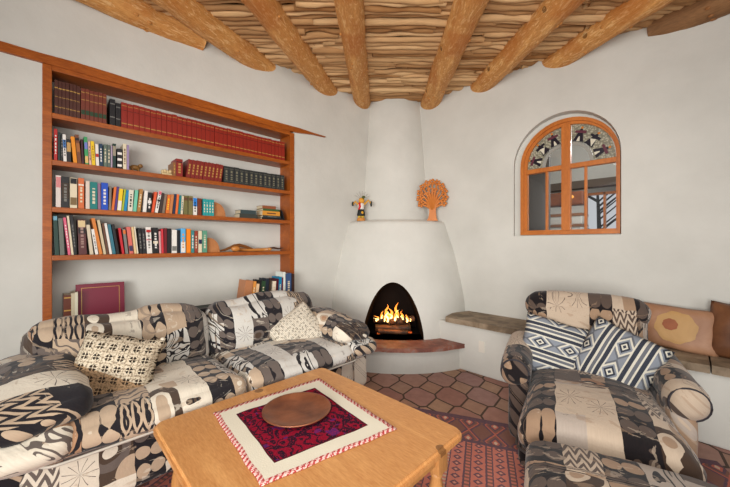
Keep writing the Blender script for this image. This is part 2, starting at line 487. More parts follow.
# right wall with the arched opening
WX0, WX1, WZ0, WZS = 1.328, 2.152, 1.385, 2.09
def arch(x0, x1, z0, zs, rz, n=22, top=None):
    cx, rx = (x0+x1)/2, (x1-x0)/2
    return [(x0, z0), (x1, z0)] + [(cx+rx*math.cos(PI*k/n), zs+rz*math.sin(PI*k/n)) for k in range(n+1)]
def flared(pa, pb, ya, yb):
    bm = bmesh.new(); A = [bm.verts.new((x, ya, z)) for x, z in pa]; B = [bm.verts.new((x, yb, z)) for x, z in pb]
    n = len(A)
    for i in range(n): bm.faces.new((A[i], A[(i+1) % n], B[(i+1) % n], B[i]))
    bm.faces.new(A[::-1]); bm.faces.new(B); bmesh.ops.recalc_face_normals(bm, faces=bm.faces); return bm
cut = flared(arch(WX0-.045, WX1+.012, WZ0-.006, WZS, .455), arch(WX0-.14, WX1-.03, WZ0-.03, WZS, .44), YW-.012, YW+.36)
struct('wall_right', boolean(bx(-1.0, 5.4, YW, YW+.3, 0, 3.6), cut, [PL]), PL)
# plastered seat along the right wall
bm = bmesh.new(); box(bm, .63, 5.4, 0, YW, 0, .468, bev=.015); struct('trim_2', bm, PL)

# kiva fireplace --------------------------------------------------
def rz(z):
    P = [(0, 1.14), (.3, 1.125), (.6, 1.095), (.8, 1.06), (1.0, 1.01), (1.2, .955), (1.35, .90), (1.47, .855), (1.545, .825), (1.57, .80)]
    for (a, ra), (b, rb) in zip(P, P[1:]):
        if z <= b: return ra+(rb-ra)*(z-a)/(b-a)
    return P[-1][1]
def quarter(bm, levels, n=36, ctr=(XW, YW), ext=-.0015):
    rings = []
    for r, z in levels:
        pts = [(ctr[0]-ext, ctr[1]+ext), (ctr[0]-ext, ctr[1]-r)] + [(ctr[0]+r*math.sin(PI/2*k/n), ctr[1]-r*math.cos(PI/2*k/n)) for k in range(n+1)] + [(ctr[0]+r, ctr[1]+ext)]
        rings.append([bm.verts.new((x, y, z)) for x, y in pts])
    for A, B in zip(rings, rings[1:]):
        m = len(A)
        for k in range(m): bm.faces.new((A[k], A[(k+1) % m], B[(k+1) % m], B[k]))
    bm.faces.new(rings[0][::-1]); bm.faces.new(rings[-1]); bmesh.ops.recalc_face_normals(bm, faces=bm.faces)
lv = [(rz(z), z) for z in [i*.09 for i in range(17)]] + [(.835, 1.53), (.818, 1.555), (.79, 1.572), (.62, 1.574)]
lv += [(.60, 1.60)] + [(.59-.13*(z-1.6)/1.5, z) for z in (1.7, 1.9, 2.2, 2.5, 2.8, 3.0, 3.17)]
bm = bmesh.new(); quarter(bm, lv)
# fire opening
fd = (Vector((XW, YW, 0))-Vector((CAMX, CAMY, 0))).normalized(); fs = Vector((fd.y, -fd.x, 0))
fc = Vector((XW, YW, 0))-fd*1.06
op = [(-.335, .27)]; N = 26
def opw(f): return .348*max(0, 1-f**1.55)**.5
fr_ = [1-(1-i/N)**1.6 for i in range(N+1)]
pts = [(-opw(f), .272+.645*f) for f in fr_] + [(opw(f), .272+.645*f) for f in fr_[::-1][1:]]
def TT(s):
    return lambda a, b, d: Vector((fc.x, fc.y, 0)) + fs*a*s(d) + fd*d + Vector((0, 0, .272+(b-.272)*s(d)))
cut = bmesh.new(); prism(cut, pts, -.4, .52, TT(lambda d: 1.04-.22*max(0, d)/.52))
for f in cut.faces: f.material_index = 1
body = boolean(bm, cut, [PL, SOOT])
for f in body.faces: f.smooth = False
fo = obj('kiva_fireplace', body, [PL, SOOT], None)
tag(fo, 'white plastered beehive corner fireplace with arched fire opening and tapering chimney', 'fireplace')
# hearth base and its slate slab
bm = bmesh.new()
N = 40; CX_, CY_ = XW, YW
def hearth(bm, r, z0, z1, seed=0, jag=0., ymax=0.):
    out = []
    a1 = math.acos((CY_-ymax)/r)      # angle where the circle meets the bench face
    amax = PI/2 - math.asin(min(1, (CY_-ymax)/r))
    for k in range(N+1):
        a = amax*k/N
        rr = r + jag*noise.noise(Vector((a*9, seed, 0)))
        out.append((CX_+rr*math.sin(a), CY_-rr*math.cos(a)))
    ri = .90
    am = PI/2 - math.asin((CY_-ymax)/ri)
    inn = [(CX_+ri*math.sin(am*k/N), CY_-ri*math.cos(am*k/N)) for k in range(N, -1, -1)]
    prism(bm, out+inn, z0, z1, lambda a, b, d: Vector((a, b, d)))
hearth(bm, 1.335, 0, .232, ymax=.002); struct('trim_3', bm, PL)
bm = bmesh.new(); hearth(bm, 1.395, .232, .272, 3, .02, -.002)
ho = obj('hearth_slab', bm, SLATE); tag(ho, 'reddish slate slab on the white curved hearth below the fire opening', 'hearth')
# bench slab: flagstones
bm = bmesh.new()
a0 = .70
def slabpts(x0, x1, seed):
    P = []; n = max(3, int((x1-x0)/.05))
    for k in range(n+1):
        x = x0+(x1-x0)*k/n; P.append((x, -.035+.014*noise.noise(Vector((x*8, seed, 0)))))
    P += [(x1, YW-.002), (x0, YW-.002)]; return P
for i, (x0, x1) in enumerate(((.78, 1.46), (1.468, 2.05), (2.058, 2.66), (2.668, 3.3), (3.308, 4.2))):
    bm = bmesh.new()
    P = slabpts(x0, x1, i)
    if i == 0: P = [(.74, .0), (.745, -.025), (.76, -.036)]+P[1:-1]+[(.78, YW-.002), (.70, .2)]
    prism(bm, P, .47, .522+.004*(i % 2), lambda a, b, d: Vector((a, b, d)))
    lab = ['brown flagstone seat slab running from the fireplace to the armchair', 'brown flagstone seat slab behind the armchair back', 'brown flagstone seat slab under the tan leather cushion',
           'brown flagstone seat slab at the right edge under the dark brown cushion', ''][i]
    if i < 4: o = obj('seat_slab', bm, FLAG); tag(o, lab, 'stone slab', 'flagstone slabs on the plastered seat')
    else: bm.free()
# outlet on the seat face
t = thing('outlet_cover', 'small white blank outlet cover low on the plastered seat below the slab', 'outlet', (1.135, -.004, .285))
obj('plate', bx(-.03, .03, -.003, .004, -.055, .055, bev=.002), plain(srgb(222, 216, 204), .4), t)

# ------------------------------------------------------------------ ceiling
def zc(t): return 3.125-.05*(4.0-t)
def dep(x, y): return (Vector((x, y, 0))-Vector((CAMX, CAMY, 0))).dot(DF)
def cpt(px, plane, val):
    u = (px-365)/FPX; d = DR*u+DF
    t = (val-CAMX)/d.x if plane == 'x' else (val-CAMY)/d.y
    return Vector((CAMX+t*d.x, CAMY+t*d.y, zc(t)))
def top(px):                      # where a beam's axis meets the upper edge of the view
    u = (px-365)/FPX; t = 2.0
    for _ in range(20): t = (zc(t)-CAMZ)/(243.5/FPX)
    p = CAM+DR*u*t+DF*t; return Vector((p.x, p.y, zc(t)))
# deck above the branches
bm = bmesh.new()
cs = []
for a, t in ((-5.5, -1.5), (5.5, -1.5), (5.5, 6.), (-5.5, 6.)):
    p = CAM+DR*a+DF*t; cs.append((p.x, p.y, zc(t)+.075))
vs = [bm.verts.new(c) for c in cs]+[bm.verts.new((c[0], c[1], c[2]+.1)) for c in cs]
for f in ((0, 1, 2, 3), (7, 6, 5, 4), (0, 4, 5, 1), (1, 5, 6, 2), (2, 6, 7, 3), (3, 7, 4, 0)): bm.faces.new([vs[i] for i in f])
bmesh.ops.recalc_face_normals(bm, faces=bm.faces)
struct('ceiling', bm, plain(srgb(70, 50, 36), .9))
V = [(168, 'x', 116, .115, .9), (252, 'x', 178, .112, 1.), (325, 'x', 260, .108, 1.), (362, 'x', 348, .104, 1.),
     (431, 'y', 471, .12, 1.), (484, 'y', 563, .112, 1.), (563, 'y', 646, .108, 1.), (695, 'y', 722, .11, .7)]
vl = ['knotty round roof beam set along the left wall above the bookshelf, leftmost beam', 'round roof beam second from left, ending above the right half of the bookshelf',
      'knobbly round roof beam ending on the left wall between bookshelf and chimney', 'nearly straight-on round roof beam ending just left of the chimney',
      'thick round roof beam ending just right of the chimney', 'knobbly round roof beam ending between chimney and arched window',
      'smooth round roof beam ending above the left side of the arched window', 'darker short roof beam running into the right wall at the upper right corner']
for i, (px, pl, pt, r, k) in enumerate(V):
    A = cpt(px, pl, XW if pl == 'x' else YW); B = top(pt)
    d = (B-A); L = d.length; d.normalize()
    ext = 1.0 if i not in (0, 7) else .35
    A2 = A-d*.25; L2 = L+.25+ext
    bm = bmesh.new(); n = 26; pts, rad = [], []
    for j in range(n+1):
        f = j/n; pts.append(Vector((f*L2, .012*noise.noise(Vector((f*4, i*3., 0))), .008*noise.noise(Vector((f*4, i*3., 5)))))); rad.append(r*(1+.05*noise.noise(Vector((f*7, i*1.7, 2)))))
    tube(bm, pts, rad, 22)
    for v in bm.verts: v.co += noise.noise_vector(v.co*9+Vector((i*5., 0, 0)))*.006
    x = d; z = Vector((0, 0, 1)); y = z.cross(x).normalized(); z = x.cross(y)
    M = Matrix(((x.x, y.x, z.x, A2.x), (x.y, y.y, z.y, A2.y), (x.z, y.z, z.z, A2.z), (0, 0, 0, 1)))
    t = thing('roof_beam', vl[i], 'beam', mat=M, group='roof beams carrying the branch ceiling')
    lg = obj('log', bm, DARKW if i == 7 else VIGAW, t, True)
    rr = random.Random(i); bm = bmesh.new()
    for j in range(7 if i in (2, 3, 5, 4) else 4):
        a = rr.uniform(-PI*.85, -PI*.15); f = rr.uniform(.35, L+.2)
        blob(bm, (f, math.cos(a)*r*.97, math.sin(a)*r*.97), (.018, .013, .012), None, 8, 6)
    kk = obj('knots', bm, plain(srgb(150, 100, 56) if i == 7 else srgb(188, 128, 66), .5), lg, True)
# branches (latillas): a handful of meshes, every branch its own object
sm = []
for k in range(9):
    bm = bmesh.new(); n = 16; L = [1.1, 1.3, 1.5][k % 3]
    r0 = .024+.0025*(k % 5)
    pts = [Vector((-L/2+L*j/n, .028*noise.noise(Vector((j*.3, k*4., 0)))+.006*noise.noise(Vector((j*1.1, k*4., 3))), .012*noise.noise(Vector((j*.35, k*4., 9))))) for j in range(n+1)]
    rad = [r0*(1+.3*noise.noise(Vector((j*.3, k*2.3, 1)))+.12*noise.noise(Vector((j*1.2, k*2.3, 1)))) for j in range(n+1)]
    tube(bm, pts, rad, 9)
    me = bpy.data.meshes.new('branch'); bm.to_mesh(me); bm.free(); me.materials.append(STICK); me.shade_smooth(); sm.append(me)
rr = random.Random(5); t = 4.45; ns = 0
while t > 1.55:
    # across extent of this row inside the two walls
    o = CAM+DF*t
    # left wall x=XW ; right wall y=YW
    aL = (XW-o.x)/DR.x; aR = (YW-o.y)/DR.y
    a = max(aL, -3.6)-.1 - rr.uniform(0, .35); end = min(aR, 3.4)+.1
    while a < end:
        k = rr.randrange(9); L = [1.1, 1.3, 1.5][k % 3]
        lo, hi = a, min(a+L, end+.05)
        c = o+DR*((lo+hi)/2)
        if hi-lo > .12:
            b = bpy.data.objects.new('branch', sm[k]); C.objects.link(b)
            b.location = (c.x, c.y, zc(t)+.036+rr.uniform(-.012, .012)); b.rotation_euler = (rr.uniform(0, 6.28), 0, math.atan2(DR.y, DR.x)+rr.uniform(-.025, .025))
            b.scale = ((hi-lo)/L, 1, 1)
            tag(b, 'weathered brown peeled branch laid across the roof beams in the branch ceiling', 'branch', 'branches of the ceiling between the roof beams'); ns += 1
        a += L*.98
    t -= rr.uniform(.049, .064)
print('branches', ns)

# ------------------------------------------------------------------ bookshelf
t = thing('built_in_bookshelf', 'reddish-brown wooden built-in bookshelf recessed in the left white wall', 'bookshelf', (XW, (PY0+PY1)/2, 0))
cy = (PY0+PY1)/2
def sb(name, x0, x1, y0, y1, z0, z1, par=t, bev=.003):
    return obj(name, bx(x0-XW, x1-XW, y0-cy, y1-cy, z0, z1, bev=bev), SHELFW, par)
FX = XW+.012
sb('post', NX+.002, FX, PY0, PY0+.045, .682, 2.46); sb('post', NX+.002, FX, PY1-.05, PY1, .682, 2.46)
TOPS = [2.155, 1.848, 1.54, 1.222]
for z in TOPS: sb('shelf', NX+.002, FX-.003, PY0+.045, PY1-.05, z-.034, z)
sb('top_board', NX+.002, FX, PY0+.045, PY1-.05, 2.43, 2.475)
# long tapering trim board
bm = bmesh.new()
n = 20; P = []
for k in range(n+1):
    y = -4.3+(3.52)*k/n; P.append((y, 2.515 + .012*noise.noise(Vector((y*3, 0, 0)))+.01*k/n))
for k in range(n, -1, -1):
    y = -4.3+(3.52)*k/n; th = .058 if y < -1.2 else .058-.045*min(1, (y+1.2)/.3)
    P.append((y, 2.515-th+.006*noise.noise(Vector((y*4, 5, 0)))+.01*k/n))
prism(bm, P, 0, 1, lambda a, b, d: Vector(((-.01 if d == 0 else .022), a-cy, b)))
obj('lintel_board', bm, SHELFW, t)

def at_x(px, x=XW):
    u = (px-365)/FPX; d = DR*u+DF; tt = (x-CAMX)/d.x; return CAMY+tt*d.y
def book(y0, w, h, lean, cols, z, label, d=.155, xs=FX-.012, kind='book', group=None, pages=True, band=None, title=None):
    """upright book: y0 left foot of the spine, lean in radians (positive leans right)"""
    cover = plain(cols, .45, .35)
    M = Matrix.Translation((xs, y0, z)) @ Matrix.Rotation(-lean, 4, 'X')
    if lean > 0: M = Matrix.Translation((xs, y0+w*(1/math.cos(lean)-1), z+w*math.sin(lean))) @ Matrix.Rotation(-lean, 4, 'X')
    o = thing('book', label, 'book', mat=M, group=group)
    bm = bmesh.new(); c = min(.003, w*.15)
    box(bm, -.006, 0, 0, w, 0, h, bev=.0015); box(bm, -d, -.002, 0, c, 0, h); box(bm, -d, -.002, w-c, w, 0, h)
    cv = obj('cover', bm, cover, o)
    obj('pages', bx(-d+.004, -.006, c, w-c, .003, h-.004), plain(srgb(206, 194, 170), .9), o)
    bands = []
    if band: bands += band
    if bands:
        for (a, b, cc) in bands:
            q = obj('spine_label', bx(-.001, .0008, w*.06, w*.94, h*a, h*b), plain(cc, .5), cv)
    if title:
        bm = bmesh.new(); rr2 = random.Random(int(y0*1e4)); zz = h*.2
        while zz < h*.78:
            L = rr2.uniform(.008, .02); box(bm, -.001, .0009, w*.32, w*.68, zz, min(zz+L, h*.8)); zz += L+rr2.uniform(.004, .012)
        obj('spine_lettering', bm, plain(title, .5), cv)
    return o
W_, K_, RED, ORG, NVY, TEAL, PNK, YEL, GRN, CRM, BRN, GRY = (srgb(226, 220, 212), srgb(28, 26, 28), srgb(176, 36, 34), srgb(214, 108, 40), srgb(34, 44, 74), srgb(24, 118, 122),
    srgb(206, 96, 112), srgb(230, 192, 30), srgb(52, 92, 66), srgb(216, 202, 172), srgb(98, 62, 42), srgb(120, 118, 112))
SN = ['top', 'second', 'third', 'fourth']
def row(shelf, data, base_lean=0.):
    z = TOPS[shelf]
    for i, (p0, p1, h, lean, c, nm, band, title) in enumerate(data):
        y0, y1 = at_x(p0, FX), at_x(p1, FX); w = max(.007, (y1-y0)*.96)
        fpos = (p0-54)/150; h *= (1, .88, 1+.1*fpos, 1.16+.12*fpos)[shelf]
        nb = []
        if i: nb.append('the %s one' % data[i-1][5])
        if i < len(data)-1: nb.append('the %s one' % data[i+1][5])
        lab = '%s book, %s shelf, ' % (nm, SN[shelf]) + ('between %s and %s' % tuple(nb) if len(nb) == 2 else 'beside '+nb[0])
        if len(lab.split()) > 16: lab = '%s book, %s shelf, right of %s' % (nm, SN[shelf], nb[0])
        if len(lab.split()) > 16: print('LONG', lab)
        book(y0, w, h, lean, c, z+.0005, lab, xs=FX-.012-.012*abs(noise.noise(Vector((i*1.7, shelf, 0)))), band=band, title=title)
def series(shelf, p0, p1, n, h, c, label, group, lean=0., band=None, title=None, vary=.015):
    y0, y1 = at_x(p0, FX), at_x(p1, FX); w = (y1-y0)/n; src = None; rr = random.Random(n)
    o = book(y0, w*.95, h, lean, c, TOPS[shelf]+.0005, label, group=group, band=band, title=title)
    for k in range(1, n):
        r = o.copy(); C.objects.link(r); r.matrix_world = Matrix.Translation((rr.uniform(-.004, .004), w*k, 0)) @ o.matrix_world; r.scale.z = 1+rr.uniform(-vary, vary)
        for ch in list(o.children):
            cc = ch.copy(); C.objects.link(cc); cc.parent = r
            for g in list(ch.children):
                gg = g.copy(); C.objects.link(gg); gg.parent = cc
# top shelf
GOLD = srgb(180, 140, 70)
series(0, 54.5, 80.5, 7, .225, srgb(74, 38, 28), 'dark brown leather volume in the set at the left end of the top shelf', 'dark brown leather set on the top shelf', band=[(.75, .78, GOLD), (.2, .22, GOLD), (.5, .515, GOLD)])
series(0, 81, 107, 6, .213, srgb(112, 50, 34), 'reddish leather volume with green label band in the second set on the top shelf', 'green-banded reddish set on the top shelf', band=[(.16, .30, srgb(40, 66, 44)), (.62, .64, GOLD), (.86, .88, GOLD)])
for k, (p0, p1, h, nm) in enumerate(((110, 115.5, .19, 'black rounded volume on the top shelf beside the green-banded set'), (116, 121, .17, 'second black volume on the top shelf, touching the long red row'))):
    y0 = at_x(p0, FX); book(y0, at_x(p1, FX)-y0, h, 0, K_, TOPS[0]+.0005, nm, band=[(.8, .83, GRY), (.3, .33, GRY)])
series(0, 121.5, 285.5, 37, .186, srgb(138, 36, 22), 'red leather volume with gold bands in the long row filling the top shelf', 'long row of red volumes on the top shelf', band=[(.86, .88, GOLD), (.68, .7, srgb(60, 20, 18)), (.15, .18, GOLD)])
# second shelf
D2 = [(54, 57.6, .235, 0, RED, 'bright red', None, W_), (58, 60.6, .215, 0, srgb(30, 48, 44), 'dark green thin', None, None), (60.8, 63.2, .21, 0, K_, 'black thin', None, GRY),
      (63.6, 67, .205, -.03, W_, 'white and blue', [(.5, .8, srgb(60, 110, 170))], K_), (67.2, 71.6, .175, -.02, K_, 'black with tan top', [(.45, .85, srgb(190, 150, 90))], None),
      (73.5, 77.6, .2, -.08, srgb(226, 140, 20), 'orange', None, None), (78, 82, .22, -.08, srgb(112, 62, 34), 'brown patterned', [(.4, .7, srgb(160, 100, 50)), (.8, .88, K_)], None),
      (82.2, 84.6, .19, -.05, srgb(60, 16, 30), 'dark maroon thin', None, None), (85.4, 89, .215, -.04, srgb(60, 150, 90), 'green and lilac', [(.55, .8, srgb(110, 120, 190)), (.05, .3, srgb(220, 180, 110))], None),
      (89.6, 92, .185, -.05, srgb(220, 176, 160), 'pale pink', None, K_), (92.3, 95.9, .19, -.05, YEL, 'yellow', None, srgb(160, 120, 20)), (96.2, 99.6, .175, -.03, W_, 'white with red band', [(.4, .55, RED)], None),
      (99.8, 103.6, .182, -.02, srgb(20, 52, 78), 'navy', None, W_), (103.9, 107.4, .182, 0, srgb(92, 108, 96), 'grey-green speckled', None, CRM), (107.6, 111, .184, 0, srgb(86, 98, 90), 'second grey-green', None, CRM),
      (111.2, 112.8, .18, 0, srgb(170, 150, 170), 'pale lilac thin', None, None), (113, 116.4, .20, 0, srgb(24, 50, 44), 'dark green with pale top', [(.5, .9, srgb(150, 140, 120))], None),
      (117.4, 122.6, .165, 0, K_, 'black with white discs', [(.1, .22, W_), (.4, .52, W_), (.7, .82, W_)], None), (123.4, 127, .215, 0, CRM, 'tall cream', None, BRN), (127.2, 129.4, .21, 0, srgb(150, 130, 168), 'lilac', None, None)]
row(1, D2)
D2b = [(173.6, 176.4, .125, 0, srgb(140, 92, 54), 'small brown', None, GOLD), (176.8, 183.6, .165, 0, srgb(134, 36, 30), 'thick red', [(.8, .84, K_)], GOLD)]
row(1, D2b)
series(1, 186.5, 222, 9, .155, srgb(124, 36, 28), 'red gilt-lettered volume leaning to the right in the row on the second shelf', 'leaning red set on the second shelf', lean=.13, title=GOLD)
series(1, 224.5, 285, 13, .15, srgb(44, 46, 46), 'dark grey-black volume in the row at the right end of the second shelf', 'black set on the second shelf', title=srgb(120, 116, 96), band=[(.84, .87, srgb(90, 90, 80)), (.1, .13, srgb(90, 90, 80))])
# third shelf
D3 = [(55.8, 61.2, .21, 0, srgb(212, 200, 192), 'pale cream with pink top', [(.62, .95, srgb(206, 130, 130))], None), (61.6, 69.6, .205, 0, K_, 'thick black', [(.3, .8, srgb(60, 44, 30))], GRY),
      (70, 77.6, .203, 0, CRM, 'wide cream picture', [(.8, .98, K_), (.1, .35, srgb(120, 96, 60))], None), (78.4, 84.6, .205, 0, srgb(204, 104, 52), 'orange-brown', [(.75, .8, W_)], CRM), (85.8, 90, .19, 0, srgb(214, 196, 180), 'pale cream plain', None, None),
      (90.2, 98, .187, 0, srgb(12, 116, 112), 'wide teal', None, CRM), (98.2, 101.2, .18, -.01, srgb(140, 100, 124), 'mauve', None, None), (101.5, 108.6, .187, .0, srgb(20, 72, 180), 'wide bright blue', None, W_),
      (109, 111.6, .165, .02, srgb(126, 112, 96), 'grey-brown thin', None, None), (111.8, 114.4, .165, .09, ORG, 'orange-red thin', None, None), (114.6, 117, .168, .09, srgb(76, 50, 120), 'purple', None, None),
      (117.4, 121.6, .155, .08, YEL, 'yellow and white', [(.02, .45, W_)], None), (121.9, 124, .155, .1, srgb(170, 180, 40), 'lime', None, None), (124.2, 127, .15, .1, srgb(20, 130, 180), 'sky teal', None, None),
      (128, 133, .152, .05, srgb(214, 208, 188), 'cream-white', None, K_), (133.4, 137, .155, .08, srgb(110, 190, 160), 'mint', None, None), (137.4, 141, .165, .1, srgb(170, 120, 60), 'golden brown', None, CRM),
      (143.2, 146.8, .155, .07, W_, 'white thin', None, None), (147.4, 151.6, .145, .05, K_, 'black and white', [(.45, .6, W_)], W_), (151.8, 154.6, .155, .14, srgb(216, 84, 44), 'vermilion', None, None),
      (155.2, 158.4, .165, .16, W_, 'white with pink top', [(.82, .98, PNK), (.5, .6, K_)], K_), (159.6, 162.4, .15, .12, srgb(60, 44, 40), 'dark brown', None, None), (162.6, 165.2, .145, .12, srgb(130, 110, 92), 'grey-tan', None, None),
      (166, 169.4, .14, .1, ORG, 'first orange paperback', None, YEL), (169.6, 172.6, .145, .1, srgb(190, 120, 70), 'light brown', None, None), (173.2, 175.4, .15, .08, NVY, 'navy blue thin', None, None), (175.8, 178.2, .15, .08, srgb(226, 110, 50), 'second orange paperback', None, None),
      (178.6, 181, .142, .07, TEAL, 'dark teal thin', None, None), (181.2, 183.4, .14, .06, CRM, 'cream thin', None, TEAL), (184.2, 188.6, .145, 0, srgb(110, 104, 60), 'first olive', [(.75, .9, BRN)], None), (189, 193.4, .145, 0, srgb(118, 110, 66), 'second olive', [(.75, .9, BRN)], None),
      (193.8, 198, .135, 0, W_, 'blue and white', [(.5, .98, srgb(30, 120, 200))], K_), (198.4, 202.4, .132, 0, srgb(112, 50, 30), 'chestnut brown', None, None)]
row(2, D3)
series(2, 203.6, 214.8, 4, .145, srgb(40, 150, 150), 'small turquoise volume in the group of four against the wooden bookend on the third shelf', 'turquoise set on the third shelf', title=CRM)
# fourth shelf
D4 = [(55, 59.6, .225, -.04, srgb(34, 62, 52), 'tall dark green', [(.88, .98, srgb(110, 160, 180))], None), (60.2, 65, .21, -.04, srgb(104, 108, 98), 'grey-green', None, None), (68.2, 71.2, .215, -.10, srgb(212, 92, 120), 'pink', None, W_),
      (71.6, 74, .225, -.09, CRM, 'tall cream thin', None, None), (74.3, 77.4, .23, -.08, K_, 'black thin', None, GRY), (79, 87.4, .205, -.03, srgb(88, 44, 44), 'wide maroon with cream top', [(.78, .97, srgb(210, 186, 140)), (.6, .75, K_)], srgb(160, 130, 120)),
      (90.2, 94, .175, -.1, srgb(204, 190, 164), 'cream leaning', None, None), (95.6, 98.8, .15, -.13, W_, 'small white leaning', None, GRY), (99.6, 103.2, .215, -.17, srgb(206, 122, 50), 'orange leaning', None, None), (103.9, 106.8, .205, -.15, srgb(200, 184, 150), 'beige leaning', None, None),
      (107.2, 109.6, .185, -.13, BRN, 'brown leaning', None, None), (110, 112.6, .185, -.14, W_, 'white leaning', None, None), (113, 116.4, .18, -.14, srgb(50, 110, 126), 'teal-grey leaning', None, None), (117.2, 120, .18, -.14, K_, 'black leaning', None, None),
      (122.4, 125, .158, -.12, srgb(190, 30, 40), 'bright red leaning', None, None), (126, 129, .152, -.1, GRY, 'grey leaning', [(.8, .95, ORG)], None), (130, 134.2, .165, -.1, srgb(210, 104, 92), 'salmon', [(.1, .3, srgb(60, 50, 80))], None),
      (134.8, 137.2, .165, -.1, srgb(220, 190, 140), 'straw', None, None), (137.6, 139, .168, -.1, srgb(226, 214, 190), 'ivory thin', None, None), (140.2, 143.4, .158, -.07, K_, 'first black lettered', None, GRY), (143.8, 147, .156, -.07, srgb(36, 34, 38), 'second black lettered', None, GRY),
      (147.6, 153, .165, -.05, W_, 'wide white with red print', [(.8, .9, RED), (.5, .55, PNK)], GRY), (154, 159.6, .162, -.03, K_, 'thick black lettered', [(.38, .48, CRM)], W_), (160, 161.8, .14, -.03, srgb(206, 150, 150), 'rose thin', None, None),
      (162, 164.4, .155, -.02, srgb(200, 50, 60), 'red', None, None), (164.8, 167.6, .16, 0, srgb(110, 20, 30), 'dark red', None, None), (168, 171.8, .158, 0, K_, 'black thin upright', None, None), (172.3, 177.6, .15, 0, W_, 'plain white', [(.1, .3, GRY)], None),
      (178, 180.8, .148, 0, srgb(24, 26, 34), 'blue-black', None, None), (181.3, 186.4, .16, 0, srgb(90, 170, 220), 'sky-blue and white', [(.02, .45, W_)], srgb(206, 150, 90)), (187, 191.4, .158, 0, srgb(236, 130, 20), 'bright orange', None, None),
      (191.8, 195, .148, 0, srgb(60, 130, 130), 'sea-green', None, W_), (195.3, 198.6, .145, 0, srgb(150, 60, 40), 'rust', None, CRM), (199, 202.6, .146, 0, CRM, 'cream with blue emblem', [(.4, .6, NVY)], None), (203, 208, .148, 0, srgb(90, 146, 120), 'jade green', None, CRM)]
row(3, D4)
# wooden bookends
for z, p0, lab in ((TOPS[2], 215.2, 'wooden quarter-round bookend holding the turquoise books on the third shelf'), (TOPS[3], 209, 'wooden quarter-round bookend holding the jade green book on the fourth shelf')):
    y0 = at_x(p0, FX); bm = bmesh.new(); R0 = .115
    P = [(0, 0), (R0*.95, 0)]+[(R0*.95*math.cos(a)**.8, R0*1.12*math.sin(a)) for a in [PI/2*k/10 for k in range(1, 10)]]+[(0, R0*1.12)]
    prism(bm, P, 0, .03, lambda a, b, d: Vector((-d, a, b)))
    tt = thing('bookend', lab, 'bookend', (FX-.05, y0, z+.0005)); obj('wedge', bm, m_wood('bookend_wood', srgb(140, 82, 42), srgb(188, 126, 76), (4, 1, 1), .5, 5, False), tt)
    obj('foot', bx(-.1, -.032, 0, .1, 0, .012), SHELFW, tt)
# small ornaments on the second shelf
yy = at_x(137, FX); z = TOPS[1]
tt = thing('carved_figurine', 'small dark gold carved animal figurine on the second shelf beside the lilac book', 'figurine', (FX-.07, yy, z+.0005))
bm = bmesh.new(); blob(bm, (0, 0, .035), (.022, .034, .02)); blob(bm, (0, .034, .052), (.014, .016, .015)); blob(bm, (0, -.03, .03), (.01, .02, .008))
for a, b in ((.01, .02), (-.01, .02), (.01, -.02), (-.01, -.02)): tube(bm, [(a, b, 0), (a, b, .03)], [.008, .007], 8)
obj('body', bm, plain(srgb(130, 92, 46), .4), tt, True); obj('base', bx(-.02, .02, -.035, .035, 0, .004), plain(srgb(60, 40, 26)), tt)
yy = at_x(170, FX)
tt = thing('carved_box', 'small cream carved open-work ornament on the second shelf beside the small brown book', 'ornament', (FX-.07, yy, z+.0005))
bm = bmesh.new(); box(bm, -.022, .022, -.045, .045, 0, .022, bev=.004)
for k in range(5): blob(bm, (0, -.036+.018*k, .034+.006*(k % 2)), (.014, .012, .016))
obj('carving', bm, plain(srgb(206, 182, 136), .6), tt, True)
# flat stacks on the third shelf
def flat(px0, px1, z, th, c, lab, x0=FX-.02, d=.13, title=None, rz_=0.):
    y0, y1 = at_x(px0, FX), at_x(px1, FX)
    o = thing('book', lab, 'book', (x0, (y0+y1)/2, z+.0004), rz_)
    w = (y1-y0)/2; bm = bmesh.new(); box(bm, -.005, 0, -w, w, 0, th, bev=.0015); box(bm, -d, -.002, -w, w, 0, .0025); box(bm, -d, -.002, -w, w, th-.0025, th)
    obj('cover', bm, plain(c, .5), o); obj('pages', bx(-d+.003, -.005, -w+.004, w-.004, .0025, th-.0025), plain(srgb(206, 192, 162), .9), o)
    if title: obj('spine_lettering', bx(-.001, .0008, -w*.5, w*.5, th*.35, th*.6), plain(title), o)
    return z+th+.0008
z = TOPS[2]
z = flat(240.5, 258.5, z, .040, srgb(60, 62, 56), 'dark grey-brown book lying flat, bottom of the low pair on the third shelf'); z = flat(241.5, 257, z, .036, srgb(56, 70, 72), 'dark slate book lying flat, top of the low pair on the third shelf')
z = TOPS[2]
z = flat(263, 284, z, .018, K_, 'black book lying flat, bottom of the taller stack on the third shelf'); z = flat(264, 282, z, .020, srgb(50, 60, 60), 'dark slate thin book lying flat, second from the bottom of the taller stack', title=GRY)
z = flat(263.5, 281, z, .044, srgb(206, 140, 50), 'ochre book lying flat in the middle of the taller stack on the third shelf', title=BRN); z = flat(264, 280.5, z, .020, srgb(60, 90, 50), 'green thin book lying flat, second from the top of the taller stack')
z = flat(263.5, 277, z, .030, srgb(140, 80, 50), 'brown book lying flat, top of the taller stack on the third shelf')
yy = at_x(284.6, FX); book(yy, .01, .105, -.3, K_, TOPS[2]+.0005, 'small black book leaning against the taller flat stack on the third shelf', d=.12)
